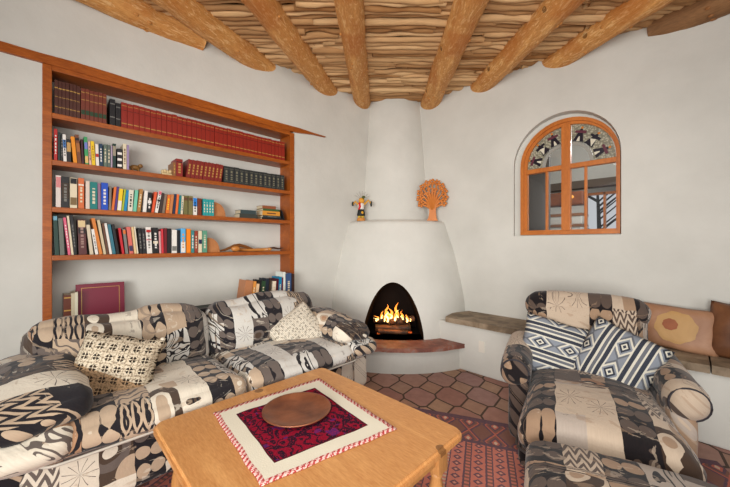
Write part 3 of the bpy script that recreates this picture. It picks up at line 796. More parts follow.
# reclining carving on the fourth shelf
y0, y1 = at_x(221, FX), at_x(287, FX); L = y1-y0
tt = thing('reclining_carving', 'long polished golden-brown wooden carving of a reclining figure on the fourth shelf', 'carving', (FX-.075, y0, TOPS[3]+.0005))
gold = plain(srgb(190, 124, 58), .28, .5)
bm = bmesh.new(); f = L
tube(bm, [(0, .0, .008), (0, .10*f, .02), (0, .22*f, .055), (0, .30*f, .062), (0, .40*f, .045), (0, .50*f, .018), (0, .54*f, .012)], [.006, .010, .015, .016, .014, .012, .01], 12); obj('leg', bm, plain(srgb(120, 72, 30), .28, .5), tt, True)
bm = bmesh.new(); blob(bm, (.012, .24*f, .028), (.022, .045, .026)); tube(bm, [(.01, .28*f, .022), (.01, .42*f, .014), (.01, .62*f, .016), (.01, .72*f, .018)], [.018, .013, .016, .014], 12); obj('body', bm, gold, tt, True)
bm = bmesh.new(); blob(bm, (0, .76*f, .02), (.016, .03, .018)); obj('head', bm, plain(srgb(206, 140, 74), .3, .5), tt, True)
bm = bmesh.new(); tube(bm, [(0, .74*f, .03), (0, .84*f, .034), (0, .92*f, .022), (0, .985*f, .03)], [.008, .01, .008, .005], 10); obj('arm', bm, plain(srgb(70, 40, 24), .3), tt, True)

# books low behind the sofa
BX = -.235
y = at_x(64, -.39)
book(at_x(63.5, -.37), .04, .27, 0, srgb(96, 46, 30), .681, 'brown leather book with gold bands behind the left end of the sofa', xs=FX-.03, band=[(.6, .63, GOLD), (.2, .23, GOLD), (.92, .95, GOLD)])
book(at_x(71, -.37), .02, .28, 0, srgb(190, 178, 150), .681, 'pale tan book beside the brown leather book behind the sofa', xs=FX-.03)
book(at_x(75, -.37), .016, .285, 0, srgb(206, 200, 176), .681, 'pale greenish book touching the leaning maroon album', xs=FX-.03)
M = frame((-.46, at_x(101, -.46), .68+.165), (1, -.02, .12), (0, 0, 1))
tt = thing('album', 'large maroon album with gilt border leaning against the recess wall behind the sofa', 'album', mat=M)
w = (at_x(126, -.46)-at_x(77.5, -.46))/2
bm = bmesh.new(); box(bm, -w, w, -.16, .165, .008, .012, bev=.001); box(bm, -w, w, -.16, .165, -.012, -.008); box(bm, -w, -w+.004, -.16, .165, -.012, .012); obj('cover', bm, plain(srgb(116, 16, 44), .4, .4), tt)
obj('pages', bx(-w+.004, w-.006, -.154, .16, -.008, .008), plain(srgb(206, 194, 170)), tt)
bm = bmesh.new()
for a in ((-w+.03, w-.03, .135, .138), (-w+.03, w-.03, -.138, -.135), (w-.033, w-.03, -.135, .135), (-w+.03, -w+.033, -.135, .135)): box(bm, a[0], a[1], a[2], a[3], .0115, .0126)
obj('gilt_border', bm, plain(GOLD, .3, .5, .4), tt)
LB = [(241.5, 249.5, .285, .14, srgb(176, 118, 80), 'wide tan'), (250, 253, .275, .13, srgb(214, 140, 62), 'ochre'), (253.6, 256.6, .25, .12, srgb(226, 190, 150), 'peach'), (257, 259.4, .28, .1, K_, 'black thin'),
      (259.8, 263.8, .27, .08, srgb(40, 70, 44), 'dark green'), (264.2, 267.8, .29, .06, srgb(30, 38, 48), 'blue-black'), (268, 270, .27, .07, srgb(70, 54, 40), 'brown thin'), (270.6, 274.2, .26, .1, srgb(230, 214, 190), 'ivory'),
      (274.6, 277.4, .28, .06, srgb(76, 16, 32), 'dark maroon'), (277.8, 280.8, .295, .05, srgb(10, 120, 160), 'bright teal blue'), (281, 282.6, .29, .04, srgb(110, 30, 50), 'wine thin'), (282.8, 285.6, .34, .0, srgb(216, 222, 214), 'tall white'),
      (286, 291.6, .325, .0, srgb(54, 78, 118), 'wide blue'), (292, 294.6, .315, 0, srgb(60, 36, 30), 'dark brown')]
XB = -.21
for i, (p0, p1, h, ln, c, nm) in enumerate(LB):
    ya = at_x(p0, XB); yb = at_x(p1, XB)
    nb = [LB[j][5] for j in (i-1, i+1) if 0 <= j < len(LB)]
    book(ya, (yb-ya)*.96, h, ln, c, .681, '%s book behind the sofa back, beside the %s' % (nm, ' and the '.join(nb)), d=.155 if i > 11 else .14, xs=XB, title=(CRM if i in (1, 4, 7, 9, 12) else None))
# flat dark folio
y0, y1 = at_x(192, -.26), at_x(232, -.26)
for k, (c, z, lab) in enumerate(((srgb(150, 140, 110), .681, 'pale folio lying flat under the dark green one behind the sofa back'), (srgb(32, 44, 38), .741, 'dark green folio lying flat behind the sofa back, on the pale one'))):
    o = thing('folio', lab, 'book', (-.29, (y0+y1)/2, z)); w = (y1-y0)/2; th = .058 if k == 0 else .03
    bm = bmesh.new(); box(bm, -.09, .095, -w, w, 0, .003); box(bm, -.09, .095, -w, w, th-.003, th); box(bm, .09, .095, -w, w, 0, th); obj('cover', bm, plain(c), o)
    obj('pages', bx(-.086, .09, -w+.005, w-.005, .003, th-.003), plain(srgb(200, 188, 160)), o)

# ------------------------------------------------------------------ window
t = thing('arched_window', 'honey-coloured wooden arched window with stained glass fan over four panes', 'window', ((WX0+WX1)/2, YW+.08, 0))
wc = (WX0+WX1)/2
def wl(a, b, d): return Vector((a-wc, d, b))
def ringprism(name, outer, inner, d0, d1, mat, par=t):
    bm = bmesh.new(); n = len(outer)
    Q = [[bm.verts.new(wl(a, b, d)) for a, b in pts] for pts, d in ((outer, d0), (outer, d1), (inner, d1), (inner, d0))]
    for A, B in zip(Q, Q[1:]+Q[:1]):
        for i in range(n): bm.faces.new((A[i], A[(i+1) % n], B[(i+1) % n], B[i]))
    bmesh.ops.recalc_face_normals(bm, faces=bm.faces); return obj(name, bm, mat, par)
xL, xR = WX0+.002, WX1-.002
ringprism('outer_frame', arch(xL, xR, WZ0+.002, WZS, .405), arch(xL+.032, xR-.018, WZ0+.03, WZS, .37), -.035, .03, FRAMEW)
ringprism('inner_frame', arch(xL+.030, xR-.016, WZ0+.028, WZS, .372), arch(xL+.062, xR-.03, WZ0+.048, WZS, .342), -.018, .03, FRAMEW)
LX0, LX1 = xL+.055, xR-.028
po_ = ringprism('trim_6', arch(xL-.10, xR+.06, WZ0-.05, WZS, .48), arch(xL+.004, xR-.004, WZ0+.006, WZS, .40), .002, .03, PL, None)
po_.location = ((WX0+WX1)/2, YW+.08, 0); po_['kind'] = 'structure'
ZT = 2.035
def wb(name, x0, x1, z0, z1, d0=-.022, d1=.03): return obj(name, bx(x0-wc, x1-wc, d0, d1, z0, z1, bev=.004), FRAMEW, t)
wb('transom', LX0, LX1, ZT-.022, ZT+.022, -.026); wb('centre_post', wc-.038, wc+.038, WZ0+.04, WZS+.345, -.03)
G1, G2 = LX0+.175, LX1-.215
wb('glazing_bar', G1, G1+.022, WZ0+.045, ZT-.02, -.014, .02); wb('glazing_bar', G2-.022, G2, WZ0+.045, ZT-.02, -.014, .02)
for a, b in ((LX0, G1), (G1+.022, wc-.038), (wc+.038, G2-.022), (G2, LX1)):
    obj('glass_pane', bx(a-wc, b-wc, .004, .008, WZ0+.045, ZT-.02), GLASS, t)
# stained glass fan
def m_fan():
    m = Mt('textured_cream_glass', .35, .5); o = m.co(); vo = m.nt.nodes.new('ShaderNodeTexVoronoi'); m.L(o, vo.inputs[0]); vo.inputs['Scale'].default_value = 60
    d = E(m.nt, vo.outputs[0]); m.color(m.ramp(d, [(.2, srgb(176, 172, 150)), (.6, srgb(120, 116, 98))])); return m.bump(d, .5, .003).mat
FAN = m_fan(); LEAD_ = plain(srgb(46, 44, 44), .5)
zf = ZT+.022; Rf = .345; ri = .165
def fanpts(s, r0, r1, a0=2, a1=88, zs=.96):
    o = [];
    for k in range(15):
        a = math.radians(a0+(a1-a0)*k/14); o.append((wc+s*(.04+(r1-.04)*math.cos(a)), zf+r1*zs*math.sin(a)))
    if r0 <= 0: o.append((wc+s*.04, zf))
    else:
        for k in range(14, -1, -1):
            a = math.radians(a0+(a1-a0)*k/14); o.append((wc+s*(.04+(r0-.04)*math.cos(a)), zf+r0*zs*math.sin(a)))
    return o
def fanpiece(name, P, d0, d1, mat, t=t):
    bm = bmesh.new(); prism(bm, P, d0, d1, wl); return obj(name, bm, mat, t)
for s in (-1, 1):
    fg = fanpiece('fan_glass', fanpts(s, .215, .375, 0, 90, 1.05), .006, .010, FAN)
    fanpiece('grey_arc', fanpts(s, .185, .215), .002, .012, plain(srgb(150, 148, 140), .4))
    fanpiece('clear_quarter_pane', fanpts(s, 0, .185), .004, .008, GLASS)
    dark, plum, amber = plain(srgb(34, 30, 40), .3), plain(srgb(96, 50, 62), .3), plain(srgb(200, 120, 40), .3)
    for a, big in ((17, 0), (45, 1), (72, 0)):
        ca, sa = math.cos(math.radians(a)), math.sin(math.radians(a))
        def Lp(r, tq): return (wc+s*(.03+r*ca*.93-tq*sa), zf+r*sa*1.0+tq*ca)
        fanpiece('dark_motif', [Lp(.215, -.044), Lp(.33, -.008), Lp(.33, .008), Lp(.215, .044)], -.001, .006, dark, fg)
        fanpiece('cross_motif', [Lp(.292, -.046), Lp(.318, -.046), Lp(.312, .046), Lp(.292, .046)], -.002, .005, dark if big else plum, fg)
        fanpiece('light_motif', [Lp(.216, -.014), Lp(.26, -.004), Lp(.26, .004), Lp(.216, .014)] if not big else [Lp(.218, -.03), Lp(.29, -.022), Lp(.27, .024)], -.003, .004, plain(srgb(212, 206, 186), .4), fg)
        bm = bmesh.new(); blob(bm, wl(*Lp(.342, 0), .003), (.011, .003, .011)); obj('amber_dot', bm, amber, fg)

# room behind the window
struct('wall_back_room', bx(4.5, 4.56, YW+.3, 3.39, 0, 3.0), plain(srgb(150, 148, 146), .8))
Y3 = 3.4
bm = boolean(bx(-1.5, 6.0, Y3, Y3+.15, 0, 3.0), bx(1.34, 1.95, Y3-.1, Y3+.3, 1.5, 2.14), [PL]); struct('wall_far', bm, PL)
struct('ceiling_back_room', bx(-1.5, 6.0, YW+.3, Y3+.2, 3.0, 3.1), PL); struct('floor_back_room', bx(-1.5, 6.0, YW+.3, 7, -.1, 0), TILE)
wt = thing('far_window', 'wooden framed window with trees outside, seen through the right panes of the arched window', 'window', (1.645, Y3, 1.5))
for a in ((-.305, -.27), (.25, .305), (-.05, -.02)): obj('frame_post', bx(a[0], a[1], -.03, .05, 0, .64), FRAMEW, wt)
obj('frame_rail', bx(-.305, .305, -.03, .05, 0, .04), FRAMEW, wt); obj('frame_rail', bx(-.305, .305, -.03, .05, .60, .64), FRAMEW, wt)
tr = thing('bare_tree', 'bare dark tree outside the far window of the back room', 'tree', (1.15, 5.6, 0)); bm = bmesh.new()
rr = random.Random(2); tube(bm, [(0, 0, 0), (.05, 0, 1.3), (0, 0, 2.6)], [.07, .05, .02], 8)
for k in range(16):
    z0 = rr.uniform(.8, 2.3); a = rr.choice((-1, 1)); tube(bm, [(.03, 0, z0), (a*.3, 0, z0+.25), (a*rr.uniform(.5, .9), rr.uniform(-.2, .2), z0+rr.uniform(.4, .8))], [.02, .014, .006], 6)
obj('branches', bm, plain(srgb(60, 56, 54)), tr)
o = obj('garden_wall', bx(-3, 4, 7.2, 7.4, 0, 1.6), plain(srgb(150, 160, 170))); tag(o, 'pale garden wall far outside the back room window', 'wall')
SX = 1.24
mb = thing('mantel_beam', 'thick brown wooden beam seen through the middle panes of the arched window', 'beam', (SX, 2.5, 1.86)); obj('log', bx(-.30, .27, -.1, .1, 0, .2, bev=.02), m_wood('dark_lintel_wood', srgb(90, 46, 24), srgb(160, 92, 50), (1, 6, 6), .4, 8, False), mb)
st = thing('plaster_steps', 'white plastered stepped ledge with brown treads seen through the middle panes', 'steps', (SX, 2.5, 0))
for k in range(4):
    obj('step', bx(-.29, .26, -.30+.06*k, .3, 1.10+.16*k, 1.22+.16*k, bev=.015), PL, st); obj('tread', bx(-.29, .26, -.31+.06*k, .3, 1.22+.16*k, 1.26+.16*k), plain(srgb(140, 96, 66)), st)
struct('trim_4', bx(SX-.29, SX+.26, 2.3, 2.7, 0, 1.099), PL)
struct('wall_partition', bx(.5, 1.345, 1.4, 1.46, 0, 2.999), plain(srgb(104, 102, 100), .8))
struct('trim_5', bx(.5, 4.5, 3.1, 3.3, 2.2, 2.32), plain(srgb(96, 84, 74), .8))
lw = thing('hanging_lamp', 'small warm glowing lamp above the brown beam behind the window', 'lamp', (1.36, 2.30, 1.97)); bm = bmesh.new(); blob(bm, (0, 0, 0), (.06, .03, .03)); obj('bulb', bm, emit('lamp_glow', srgb(255, 170, 70), srgb(255, 200, 110), 1.3), lw, True)
bm = bmesh.new(); tube(bm, [(0, 0, .02), (0, 0, 1.01)], .003, 6); obj('cord', bm, plain(K_), lw)

# ------------------------------------------------------------------ fire
tt = thing('log_fire', 'burning split logs with orange flames and glowing embers inside the arched fireplace', 'fire', (fc+fd*.22+Vector((0, 0, .273))), math.atan2(fs.y, fs.x))
BARK = m_stone('charred_bark', srgb(36, 28, 24), srgb(74, 50, 36), srgb(120, 80, 52))
for i, (x0, y0_, z0, x1, y1_, z1, r) in enumerate(((-.2, .0, .05, .2, .02, .055, .04), (-.18, .12, .05, .2, .1, .05, .045), (-.22, .08, .13, .12, .03, .12, .038), (-.05, .0, .125, .24, .1, .15, .035), (-.17, -.06, .03, .17, -.07, .03, .025))):
    bm = bmesh.new(); n = 8; P = [Vector((x0, y0_, z0)).lerp(Vector((x1, y1_, z1)), k/n) for k in range(n+1)]
    tube(bm, P, [r*(1+.15*noise.noise(Vector((k*.9, i*3., 0)))) for k in range(n+1)], 10); obj('log', bm, BARK, tt, True)
rr = random.Random(8); bm = bmesh.new()
for k in range(46): blob(bm, (rr.uniform(-.2, .2), rr.uniform(-.07, .12), rr.uniform(.0, .03)), (rr.uniform(.012, .026), rr.uniform(.012, .024), rr.uniform(.008, .018)), None, 6, 5)
obj('ember_bed', bm, emit('glowing_embers', (.12, .006, .003), (1., .16, .02), 1.1, 30), tt)
FL1 = emit('flame_orange', (1., .22, .02), (1., .36, .05), 2.6); FL2 = emit('flame_yellow', (1., .5, .12), (1., .75, .3), 4.5)
def flame(bm, x, y, z, h, r, sd):
    n = 9; P = []; Rr = []
    for k in range(n+1):
        f = k/n; P.append((x+.035*noise.noise(Vector((f*2.5, sd, 0)))*f*2, y+.02*noise.noise(Vector((f*2.5, sd, 7))), z+h*f)); Rr.append(max(.0012, r*(math.sin(PI*min(1, .22+f*.78)))**1.1*(1-f*.3)))
    tube(bm, P, Rr, 9, flat=.7)
bmo = bmesh.new(); bmy = bmesh.new()
for i, (x, h, r) in enumerate(((-.06, .20, .03), (-.02, .16, .03), (.05, .22, .028), (.02, .12, .03), (.10, .13, .022), (-.13, .12, .02), (.16, .09, .018), (-.1, .1, .02), (.2, .06, .014), (-.19, .07, .014))):
    flame(bmo, x, .03+.02*(i % 3), .12, h, r, i*1.9)
    flame(bmy, x, .0+.02*(i % 3), .125, h*.6, r*.6, i*1.9)
obj('flames', bmo, FL1, tt, True)['label'] = 'orange outer flames'; obj('flame_core', bmy, FL2, tt, True)['label'] = 'bright yellow flames'
pl = bpy.data.lights.new('fire_glow', 'POINT'); pl.color = (1, .42, .12); pl.energy = 3; pl.shadow_soft_size = .05
po = bpy.data.objects.new('fire_glow', pl); C.objects.link(po); po.location = fc+fd*.12+Vector((0, 0, .50))

# ornaments on the fireplace shoulder
def shoulder(px, r):
    """point on the shoulder at radius r from the corner seen at column px"""
    best = None; side = None
    K = []
    for k in range(400):
        a = PI/2*k/399; p = Vector((XW+r*math.sin(a), YW-r*math.cos(a), 0)); d = p-CAM; K.append((365+FPX*d.dot(DR)/d.dot(DF), p))
    i0 = min(range(400), key=lambda i: K[i][0]); i1 = max(range(400), key=lambda i: K[i][0])
    return min(K[min(i0, i1):max(i0, i1)+1], key=lambda q: abs(q[0]-px))[1]
p = shoulder(432.5, .765)
tt = thing('carved_tree', 'flat orange-brown wooden tree-of-life carving on the right shoulder of the fireplace', 'carving', (p.x, p.y, 1.5745), math.atan2(DR.y, DR.x)-.35)
tm = m_wood('orange_carved_wood', srgb(176, 96, 36), srgb(212, 132, 62), (3, 3, 1), .5, 6, False)
S = 3.55/320
bm = bmesh.new(); T3 = lambda a, b, d: Vector((a, d, b))
prism(bm, [(-.07, 0), (.065, 0), (.05, .03), (.04, .12), (.05, .2), (-.04, .2), (-.035, .10), (-.05, .03)], -.02, .02, T3); obj('trunk', bm, tm, tt)
bm = bmesh.new(); rr = random.Random(3)
cx0, cz0 = -.005, .28
tips = []
for k in range(11):
    a = math.radians(-28+ (236)*k/10); ex, ez = cx0+.155*math.cos(a), cz0+.012+.18*math.sin(a)
    tips.append((ex, ez)); tube(bm, [(0, 0, .14), ((ex)*.45, 0, .14+(ez-.14)*.55), (ex, 0, ez)], [.026, .018, .010], 8, flat=.8)
obj('limbs', bm, tm, tt, True)
bm = bmesh.new()
for (ex, ez) in tips:
    for q in range(5):
        a = 2*PI*q/5+ex*9; blob(bm, (ex+.026*math.cos(a), rr.uniform(-.008, .008), ez+.026*math.sin(a)), (.017, .011, .017), None, 8, 6)
for k in range(20):
    a = rr.uniform(0, 2*PI); r = .11*math.sqrt(rr.random()); blob(bm, (cx0+r*math.cos(a), rr.uniform(-.012, .01), cz0+.01+r*math.sin(a)), (.022, .010, .014), None, 8, 6)
obj('leaves', bm, tm, tt, True)
p = shoulder(361, .76)
tt = thing('kachina_doll', 'small painted wooden dancer doll with spread arms on the left shoulder of the fireplace', 'doll', (p.x, p.y, 1.5745), math.atan2(DR.y, DR.x))
bm = bmesh.new(); lathe(bm, [(.05, 0), (.052, .015), (.046, .035), (.03, .04)], n=16); obj('base', bm, plain(srgb(196, 130, 60)), tt)
bm = bmesh.new(); tube(bm, [(-.02, 0, .035), (-.022, 0, .09)], [.018, .022], 10); tube(bm, [(.02, 0, .035), (.018, 0, .09)], [.018, .022], 10); obj('legs', bm, plain(srgb(206, 170, 60)), tt, True)
bm = bmesh.new(); lathe(bm, [(.046, .06), (.05, .075), (.042, .12), (.034, .14)], n=14); kl = obj('kilt', bm, plain(srgb(34, 38, 36)), tt, True)
bm = bmesh.new(); blob(bm, (.012, -.03, .095), (.02, .018, .026)); obj('kilt_ornament', bm, plain(srgb(220, 160, 40)), kl, True)
bm = bmesh.new(); lathe(bm, [(.032, .13), (.036, .16), (.04, .20), (.03, .215)], n=14); obj('torso', bm, plain(srgb(222, 216, 208)), tt, True)
bm = bmesh.new(); tube(bm, [(-.02, -.032, .22), (-.012, -.038, .17), (-.028, -.036, .135)], [.014, .013, .01], 8); obj('sash', bm, plain(srgb(206, 30, 34)), tt, True)
bm = bmesh.new(); blob(bm, (.005, -.005, .245), (.038, .036, .038)); obj('head', bm, plain(srgb(214, 150, 50)), tt, True)
bm = bmesh.new(); blob(bm, (.03, -.035, .285), (.02, .02, .018)); obj('headdress', bm, plain(srgb(74, 84, 40)), tt, True)
bm = bmesh.new(); tube(bm, [(-.035, 0, .20), (-.07, -.02, .235), (-.095, -.02, .20)], [.014, .012, .012], 8); tube(bm, [(.035, 0, .20), (.09, -.02, .25), (.118, -.02, .215)], [.014, .012, .012], 8); obj('arms', bm, plain(srgb(206, 150, 60)), tt, True)
bm = bmesh.new(); blob(bm, (-.10, -.02, .205), (.014, .014, .03)); blob(bm, (.122, -.02, .205), (.014, .014, .036)); obj('rattles', bm, plain(srgb(40, 44, 40)), tt, True)
bm = bmesh.new()
for a in (-62, -40, -18, 4, 26, 48, 66): tube(bm, [(.01, .01, .265), (.01+.10*math.sin(math.radians(a)), .01, .265+.10*math.cos(math.radians(a)))], [.004, .008], 6, flat=.4)
obj('feathers', bm, plain(srgb(176, 170, 160)), tt, True)

# ------------------------------------------------------------------ sofa (local x along the wall, -y towards the room)
SYC, SXF = -2.21, .80                 # centre along the wall; front face
sofa = thing('sofa', 'long patchwork-upholstered sofa in cream, taupe and charcoal along the left wall', 'sofa', (.33, SYC, 0), PI/2)
# local +x -> world +y ; local -y -> world +x
HL = .97
def part(name, bm, par, loc, rot=(0, 0, 0), mat=FAB):
    o = obj(name, bm, mat, par, True, loc); o.rotation_euler = rot; return o
part('base', soft(HL-.08, .42, .135, .03, 12, wr=.004, uvmode='frontal', uo=(.3, .1)), sofa, (-.03, -.02, .30))
for s in (-1, 1):
    for yy in (-.36, .36): obj('leg', bx(s*.82-.03, s*.82+.03, yy-.03, yy+.03, 0, .17, bev=.006), plain(srgb(50, 34, 24)), sofa)
for s in (-1, 1):
    sc_ = part('seat_cushion', soft(.425, .36, .07, .06, 16, crown=.035, front=.03, wr=.010, seed=s+3, uvmode='seat', uo=(s*.4+.07, 0)), sofa, (s*.425, -.12, .465), (math.radians(-2), 0, 0))
    piping(sc_, .425, .375, -.045, .07, plain(srgb(180, 172, 160)), .006)
    bk = lambda p, q: Vector((p.x, p.y-.03*(1-q.x**2)*(1-q.z**2), p.z+.012*math.sin(q.x*5+s)))
    part('back_cushion', soft(.455, .12, .20, .10, 16, crown=.04, front=.055, wr=.013, seed=s+7, uvmode='back', uo=(s*.37+.2, .1), shape=bk), sofa, (s*.455-.01, .215, .655), (math.radians(-14), 0, s*.02))
part('backrest', soft(HL-.06, .07, .24, .05, 12, wr=.006, seed=2, uvmode='back', uo=(.1, .4)), sofa, (-.02, .40, .56), (math.radians(-6), 0, 0))
for s in (-1, 1):
    w_ = .15 if s > 0 else .185
    part('arm', soft(.105, .40, .17, .05, 12, wr=.006, seed=s+11, uvmode='arm', uo=(.2*s, .3)), sofa, (s*.905, -.03, .33))
    # two stuffed pads stacked on the arm
    part('lower_arm_pad', soft(w_, .44, .07, .066, 14, crown=.02, front=.03, wr=.010, seed=s+13, uvmode='arm', uo=(.4*s, .2)), sofa, (s*.895, -.05, .49), (math.radians(0), 0, s*.03))
    up = part('upper_arm_pad', soft(w_+.005, .385, .065, .06, 14, crown=.05, front=.04, wr=.015, seed=s+17, uvmode='arm', uo=(.13*s, .5)), sofa, (s*.88, -.055, .615), (math.radians(3), s*.06, s*-.04))
# throw pillows on the sofa
M = frame((.47, -2.79, .625), (.90, -.30, .30), (-.3, -.05, 1), -.38)
t1 = thing('throw_pillow', 'brown and cream crochet throw pillow with dark flowers at the left end of the sofa', 'pillow', mat=M); obj('cover', pillow(.36, .40, .15, 3, .014), CRO1, t1, True)
bm = bmesh.new(); blob(bm, (.172, .192, 0), (.014, .014, .014)); obj('button', bm, plain(srgb(200, 190, 170)), t1, True)
M = frame((.39, -1.62, .605), (.74, -.30, .52), (-.45, 0, 1), math.radians(24))
t2 = thing('throw_pillow', 'cream and grey lace-patterned throw pillow standing on its corner at the right of the sofa', 'pillow', mat=M); obj('cover', pillow(.40, .36, .11, 5, .008), CRO2, t2, True)

# ------------------------------------------------------------------ coffee table
tb = thing('coffee_table', 'rustic honey pine coffee table with rounded corners in front of the sofa', 'table', (1.385, -2.23, 0))
HX, HY = .505, .475
bm = bmesh.new(); n = 6; P = []
for cx, cy_, a0 in ((HX-.05, HY-.05, 0), (-HX+.05, HY-.05, 90), (-HX+.05, -HY+.05, 180), (HX-.05, -HY+.05, 270)):
    for k in range(n+1): a = math.radians(a0+90*k/n); P.append((cx+.05*math.cos(a), cy_+.05*math.sin(a)))
prism(bm, P, .46, .5, lambda a, b, d: Vector((a, b, d)))
bmesh.ops.bevel(bm, geom=[e_ for e_ in bm.edges if abs(e_.verts[0].co.z-e_.verts[1].co.z) < 1e-5], offset=.012, segments=3, affect='EDGES')
obj('tabletop', bm, TABLEW, tb)
for y_ in (-HY+.07, HY-.09): obj('apron', bx(-HX+.1, HX-.1, y_, y_+.02, .37, .46), LEGW, tb)
for x_ in (-HX+.07, HX-.09): obj('apron', bx(x_, x_+.02, -HY+.1, HY-.1, .37, .46), LEGW, tb)
for sx in (-1, 1):
    for sy in (-1, 1):
        bm = bmesh.new(); c = (sx*(HX-.09), sy*(HY-.09)); box(bm, c[0]-.035, c[0]+.035, c[1]-.035, c[1]+.035, .33, .46, bev=.004)
        lathe(bm, [(.022, 0), (.028, .04), (.022, .10), (.03, .14), (.034, .2), (.03, .26), (.022, .30), (.032, .33)], (c[0], c[1], 0), 16); obj('leg', bm, LEGW, tb, True)
# embroidered cloth
Q = [Vector((.992, -2.479, 0)), Vector((1.575, -2.535, 0)), Vector((1.682, -1.966, 0)), Vector((1.027, -1.893, 0))]
bm = bmesh.new(); uvl = bm.loops.layers.uv.new('UVMap'); n = 40; G = {}
for k, zt in ((0, .5045), (1, .5015)):
    for i in range(n+1):
        for j in range(n+1):
            a, b = i/n, j/n; p = (Q[0]*(1-a)+Q[1]*a)*(1-b)+(Q[3]*(1-a)+Q[2]*a)*b
            p = p + Vector((noise.noise(Vector((b*6, a*2, 0)))*.006, noise.noise(Vector((a*6, b*2, 3)))*.006, 0))
            p.z = zt + (.0012*(1+noise.noise(Vector((a*6, b*6, 1)))))
            G[k, i, j] = bm.verts.new(p)
for k in (0, 1):
    for i in range(n):
        for j in range(n):
            f = [G[k, i, j], G[k, i+1, j], G[k, i+1, j+1], G[k, i, j+1]]
            ff = bm.faces.new(f if k == 0 else f[::-1])
            for l, (ii, jj) in zip(ff.loops, ((i, j), (i+1, j), (i+1, j+1), (i, j+1)) if k == 0 else ((i, j+1), (i+1, j+1), (i+1, j), (i, j))): l[uvl].uv = (ii/n, jj/n)
for i in range(n):
    for e0, e1 in (((i, 0), (i+1, 0)), ((n, i), (n, i+1)), ((i+1, n), (i, n)), ((0, i+1), (0, i))):
        f = bm.faces.new((G[0, e0[0], e0[1]], G[1, e0[0], e0[1]], G[1, e1[0], e1[1]], G[0, e1[0], e1[1]]))
        for l, q in zip(f.loops, (e0, e0, e1, e1)): l[uvl].uv = (q[0]/n, q[1]/n)
cl = obj('table_cloth', bm, MOLA, None, True); tag(cl, 'square cream cloth with dark red embroidered centre and red fringe on the coffee table', 'cloth')
def m_copper():
    m = Mt('hammered_copper', .38, .5); o = m.co(); n = m.noise(o, 7, 4, .6); m.color(m.ramp(n, [(.3, srgb(92, 50, 34)), (.7, srgb(156, 96, 64))])); m.b.inputs['Metallic'].default_value = .4
    return m.bump(m.noise(o, 45, 2), .3, .003).mat
bm = bmesh.new(); lathe(bm, [(.02, .004), (.10, .004), (.145, .016), (.158, .022), (.158, .026), (.152, .026), (.135, .016), (.09, .010), (.03, .009)], n=48)
pt = obj('copper_plate', bm, m_copper(), None, True, (1.268, -2.198, .5035)); tag(pt, 'shallow round copper plate on the embroidered cloth', 'plate')

# ------------------------------------------------------------------ rug
ru, rw = Vector((.906, .423, 0)), Vector((.423, -.906, 0)); RO = Vector((1.187, -.908, 0))
bm = bmesh.new(); uvl = bm.loops.layers.uv.new('UVMap'); n = 30; G = {}
for k, zt in ((0, .009), (1, .001)):
    for i in range(n+1):
        for j in range(n+1):
            a, b = -1.35+3.0*i/n, 3.1*j/n; p = RO+ru*a+rw*b; p.z = zt+(.003*noise.noise(Vector((a*3, b*3, 0))) if k == 0 else 0); G[k, i, j] = (bm.verts.new(p), (a, b))
def qf(L_):
    f = bm.faces.new([G[q][0] for q in L_])
    for l, q in zip(f.loops, L_): l[uvl].uv = G[q][1]
for i in range(n):
    for j in range(n):
        qf([(0, i, j), (0, i, j+1), (0, i+1, j+1), (0, i+1, j)]); qf([(1, i, j), (1, i+1, j), (1, i+1, j+1), (1, i, j+1)])
    for e0, e1 in (((i, 0), (i+1, 0)), ((n, i), (n, i+1)), ((i+1, n), (i, n)), ((0, i+1), (0, i))): qf([(0, *e0), (0, *e1), (1, *e1), (1, *e0)])
bmesh.ops.recalc_face_normals(bm, faces=bm.faces)
rg = obj('kilim_rug', bm, RUG); tag(rg, 'worn reddish kilim rug with dark lozenge border under the coffee table and armchair', 'rug')

# ------------------------------------------------------------------ armchair + ottoman
TH = math.radians(15)
ch = thing('armchair', 'wide patchwork-upholstered armchair with rolled arms in front of the right wall', 'armchair', (2.13, -.68, 0), TH)
part('base', soft(.35, .42, .10, .03, 12, wr=.004, uvmode='frontal', uo=(.5, .2)), ch, (0, -.05, .19), mat=FABC)
for s in (-1, 1):
    for yy in (-.36, .34): obj('leg', bx(s*.3-.025, s*.3+.025, yy-.025, yy+.025, 0, .1, bev=.005), plain(srgb(40, 28, 20)), ch)
def dome(p, q): return Vector((p.x*(1+.06*max(0, -q.y)), p.y, p.z-.02*max(0, -q.y)**3*(1 if q.z > 0 else 0)))
sc_ = part('seat_cushion', soft(.325, .47, .10, .085, 18, crown=.05, front=.03, wr=.008, seed=21, uvmode='seat', uo=(.05, .15), shape=dome), ch, (.0, -.21, .365), mat=FABC)
piping(sc_, .345, .485, -.06, .09, plain(srgb(60, 54, 52)), .006)
part('backrest', soft(.345, .12, .29, .09, 18, crown=.03, front=.04, wr=.008, seed=22, uvmode='back', uo=(.1, .1)), ch, (0, .33, .61), (math.radians(-13), 0, 0), mat=FABC)
hr = part('rolled_headrest', soft(.365, .12, .095, .093, 16, crown=.02, wr=.008, seed=23, uvmode='back', uo=(.1, .35)), ch, (0, .375, .835), (math.radians(-8), 0, 0), mat=FABC)
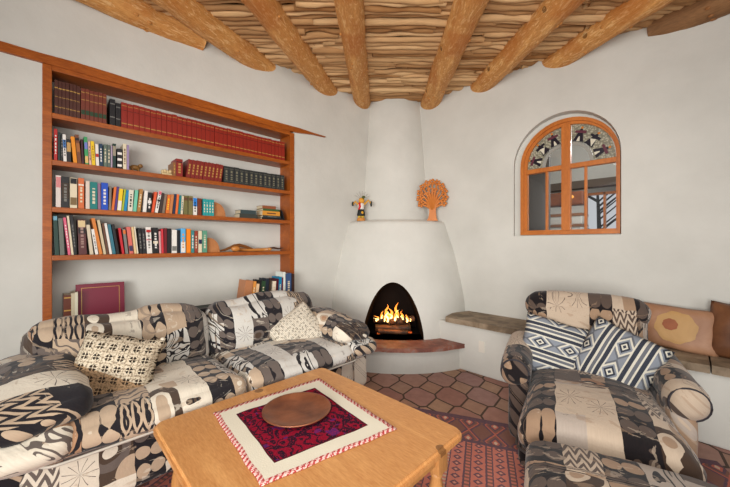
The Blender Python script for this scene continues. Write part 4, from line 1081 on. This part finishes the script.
for s in (-1, 1):
    part('arm', soft(.06, .29, .20, .05, 14, wr=.004, seed=s+25, uvmode='arm', uo=(.2*s, .1)), ch, (s*.365, .03, .31), mat=FABC)
    ar = part('arm_roll', soft(.088, .31, .092, .086, 16, wr=.006, seed=s+28, uvmode='arm', uo=(.2*s+.1, .4)), ch, (s*.385, .02, .54), (math.radians(5), 0, 0), mat=FABC)
    bm = bmesh.new(); P = [(.0765*math.cos(a), -.268, .080*math.sin(a)) for a in [2*PI*k/20 for k in range(21)]]; tube(bm, P, .006, 6)
    obj('scroll_piping', bm, plain(srgb(44, 40, 44)), ar, True)
ot = thing('ottoman', 'patchwork-upholstered ottoman pushed against the front of the armchair', 'ottoman', (2.13+.86*math.sin(TH)+.05, -.68-.86*math.cos(TH), 0), TH+.03)
part('body', soft(.325, .22, .14, .04, 12, wr=.004, uvmode='frontal', uo=(.2, .6)), ot, (0, -.08, .19), mat=FABC)
part('cushion', soft(.335, .24, .07, .06, 14, crown=.035, wr=.008, seed=31, uvmode='seat', uo=(.45, .5)), ot, (0, -.08, .36), mat=FABC)
for sx in (-1, 1):
    for sy in (-1, 1): obj('leg', bx(sx*.28-.02, sx*.28+.02, -.08+sy*.17-.02, -.08+sy*.17+.02, 0, .07), plain(srgb(40, 28, 20)), ot)
M = frame((1.925, -.64, .60), (.38, -.80, .30), (0, .45, 1), math.radians(-4))
o = thing('throw_pillow', 'blue-grey, navy and cream striped pillow on the left of the armchair seat', 'pillow', mat=M); obj('cover', pillow(.38, .38, .12, 8, .008), NAV, o, True)
M = frame((2.255, -.60, .60), (.02, -.85, .38), (0, .45, 1), math.radians(-22))
o = thing('throw_pillow', 'blue-grey striped pillow with diamonds leaning on the right arm of the armchair', 'pillow', mat=M); obj('cover', pillow(.39, .39, .12, 9, .008), NAV2, o, True)
# leather cushions on the stone seat
M = frame((2.50, .27, .675), (-.05, -1, .28), (0, 0, 1), math.radians(-3))
o = thing('leather_cushion', 'tan leather cushion with a round brown sun patch on the stone seat behind the armchair', 'cushion', mat=M); obj('cover', pillow(.44, .32, .10, 12, .006, pinch=.04), LEA, o, True)
def patch(cx, cy, R_, lift, name, mat):
    bm = bmesh.new(); S_ = lambda a, b: .05*((1-min(1, abs(a/.22))**4)*(1-min(1, abs(b/.16))**4))**.62+lift
    rings = []
    for q in range(7):
        rad = R_*q/6; ring = []
        for k in range(24):
            an = 2*PI*k/24; a, b = cx+rad*math.cos(an)*(1+.05*math.sin(an*8)), cy+rad*math.sin(an)*(1+.05*math.sin(an*8)); ring.append(bm.verts.new((a, b, S_(a, b))))
        rings.append(ring)
    low = [bm.verts.new((v.co.x, v.co.y, v.co.z-.006)) for v in rings[-1]]
    for A, B in zip(rings[1:], rings[2:]+[low]):
        for k in range(24): bm.faces.new((A[k], A[(k+1) % 24], B[(k+1) % 24], B[k]))
    bm.faces.new(rings[1])
    bmesh.ops.recalc_face_normals(bm, faces=bm.faces); return obj(name, bm, mat, o)
patch(0, 0, .115, .004, 'sun_patch', m_leather('ochre_leather', srgb(170, 130, 78), srgb(188, 148, 94)))
patch(-.03, .015, .042, .008, 'brown_disc', m_leather('rust_leather', srgb(130, 66, 28), srgb(156, 86, 42)))
M = frame((2.90, .25, .70), (-.08, -1, .28), (0, 0, 1), math.radians(-2))
o = thing('leather_cushion', 'dark brown suede cushion at the right edge on the stone seat', 'cushion', mat=M); obj('cover', pillow(.48, .38, .13, 14, .012, pinch=.05), LEAD, o, True)

# ------------------------------------------------------------------ light
w = bpy.data.worlds.new('world'); SC.world = w; w.use_nodes = True
bg = w.node_tree.nodes['Background']; bg.inputs[0].default_value = (.93, .96, 1, 1); bg.inputs[1].default_value = .55
def area(loc, tgt, sx, sy, e_, col=(1, 1, 1), name='window_daylight', spread=95):
    l = bpy.data.lights.new(name, 'AREA'); l.shape = 'RECTANGLE'; l.size = sx; l.size_y = sy; l.energy = e_; l.color = col; l.spread = math.radians(spread)
    o = bpy.data.objects.new(name, l); C.objects.link(o); o.location = loc
    o.rotation_euler = (Vector(tgt)-Vector(loc)).to_track_quat('-Z', 'Y').to_euler(); return o
area((2.9, -5.3, 1.45), (.4, -.4, 1.35), 1.5, 1.3, 44, (1, .99, .97))
area((5.0, -3.4, 1.5), (.6, -.6, 1.4), 1.8, 1.5, 15, (1, .99, .97))
area((2.35, -2.75, 2.5), (1.4, -1.6, 0), 1.3, 1.3, 26, (1, .97, .92), 'overhead_fill', 150)  # unseen fill light added overhead to brighten table and floor
area((3.2, -4.3, 1.0), (1.2, -1.2, 3.0), .9, .9, 30, (1, .95, .88), 'upward_fill', 130)  # unseen fill added behind the camera, aimed up to brighten beams and branches
l2 = bpy.data.lights.new('back_room_fill', 'POINT'); l2.energy = 55; l2.shadow_soft_size = .2; lo = bpy.data.objects.new('back_room_fill', l2); C.objects.link(lo); lo.location = (2.3, 1.6, 2.6)  # added point light, no visible fitting; brightens what shows through the panes
SC.view_settings.view_transform = 'Standard'; SC.view_settings.look = 'None'; SC.view_settings.exposure = 0; SC.view_settings.gamma = 1; SC.view_settings.use_curve_mapping = False
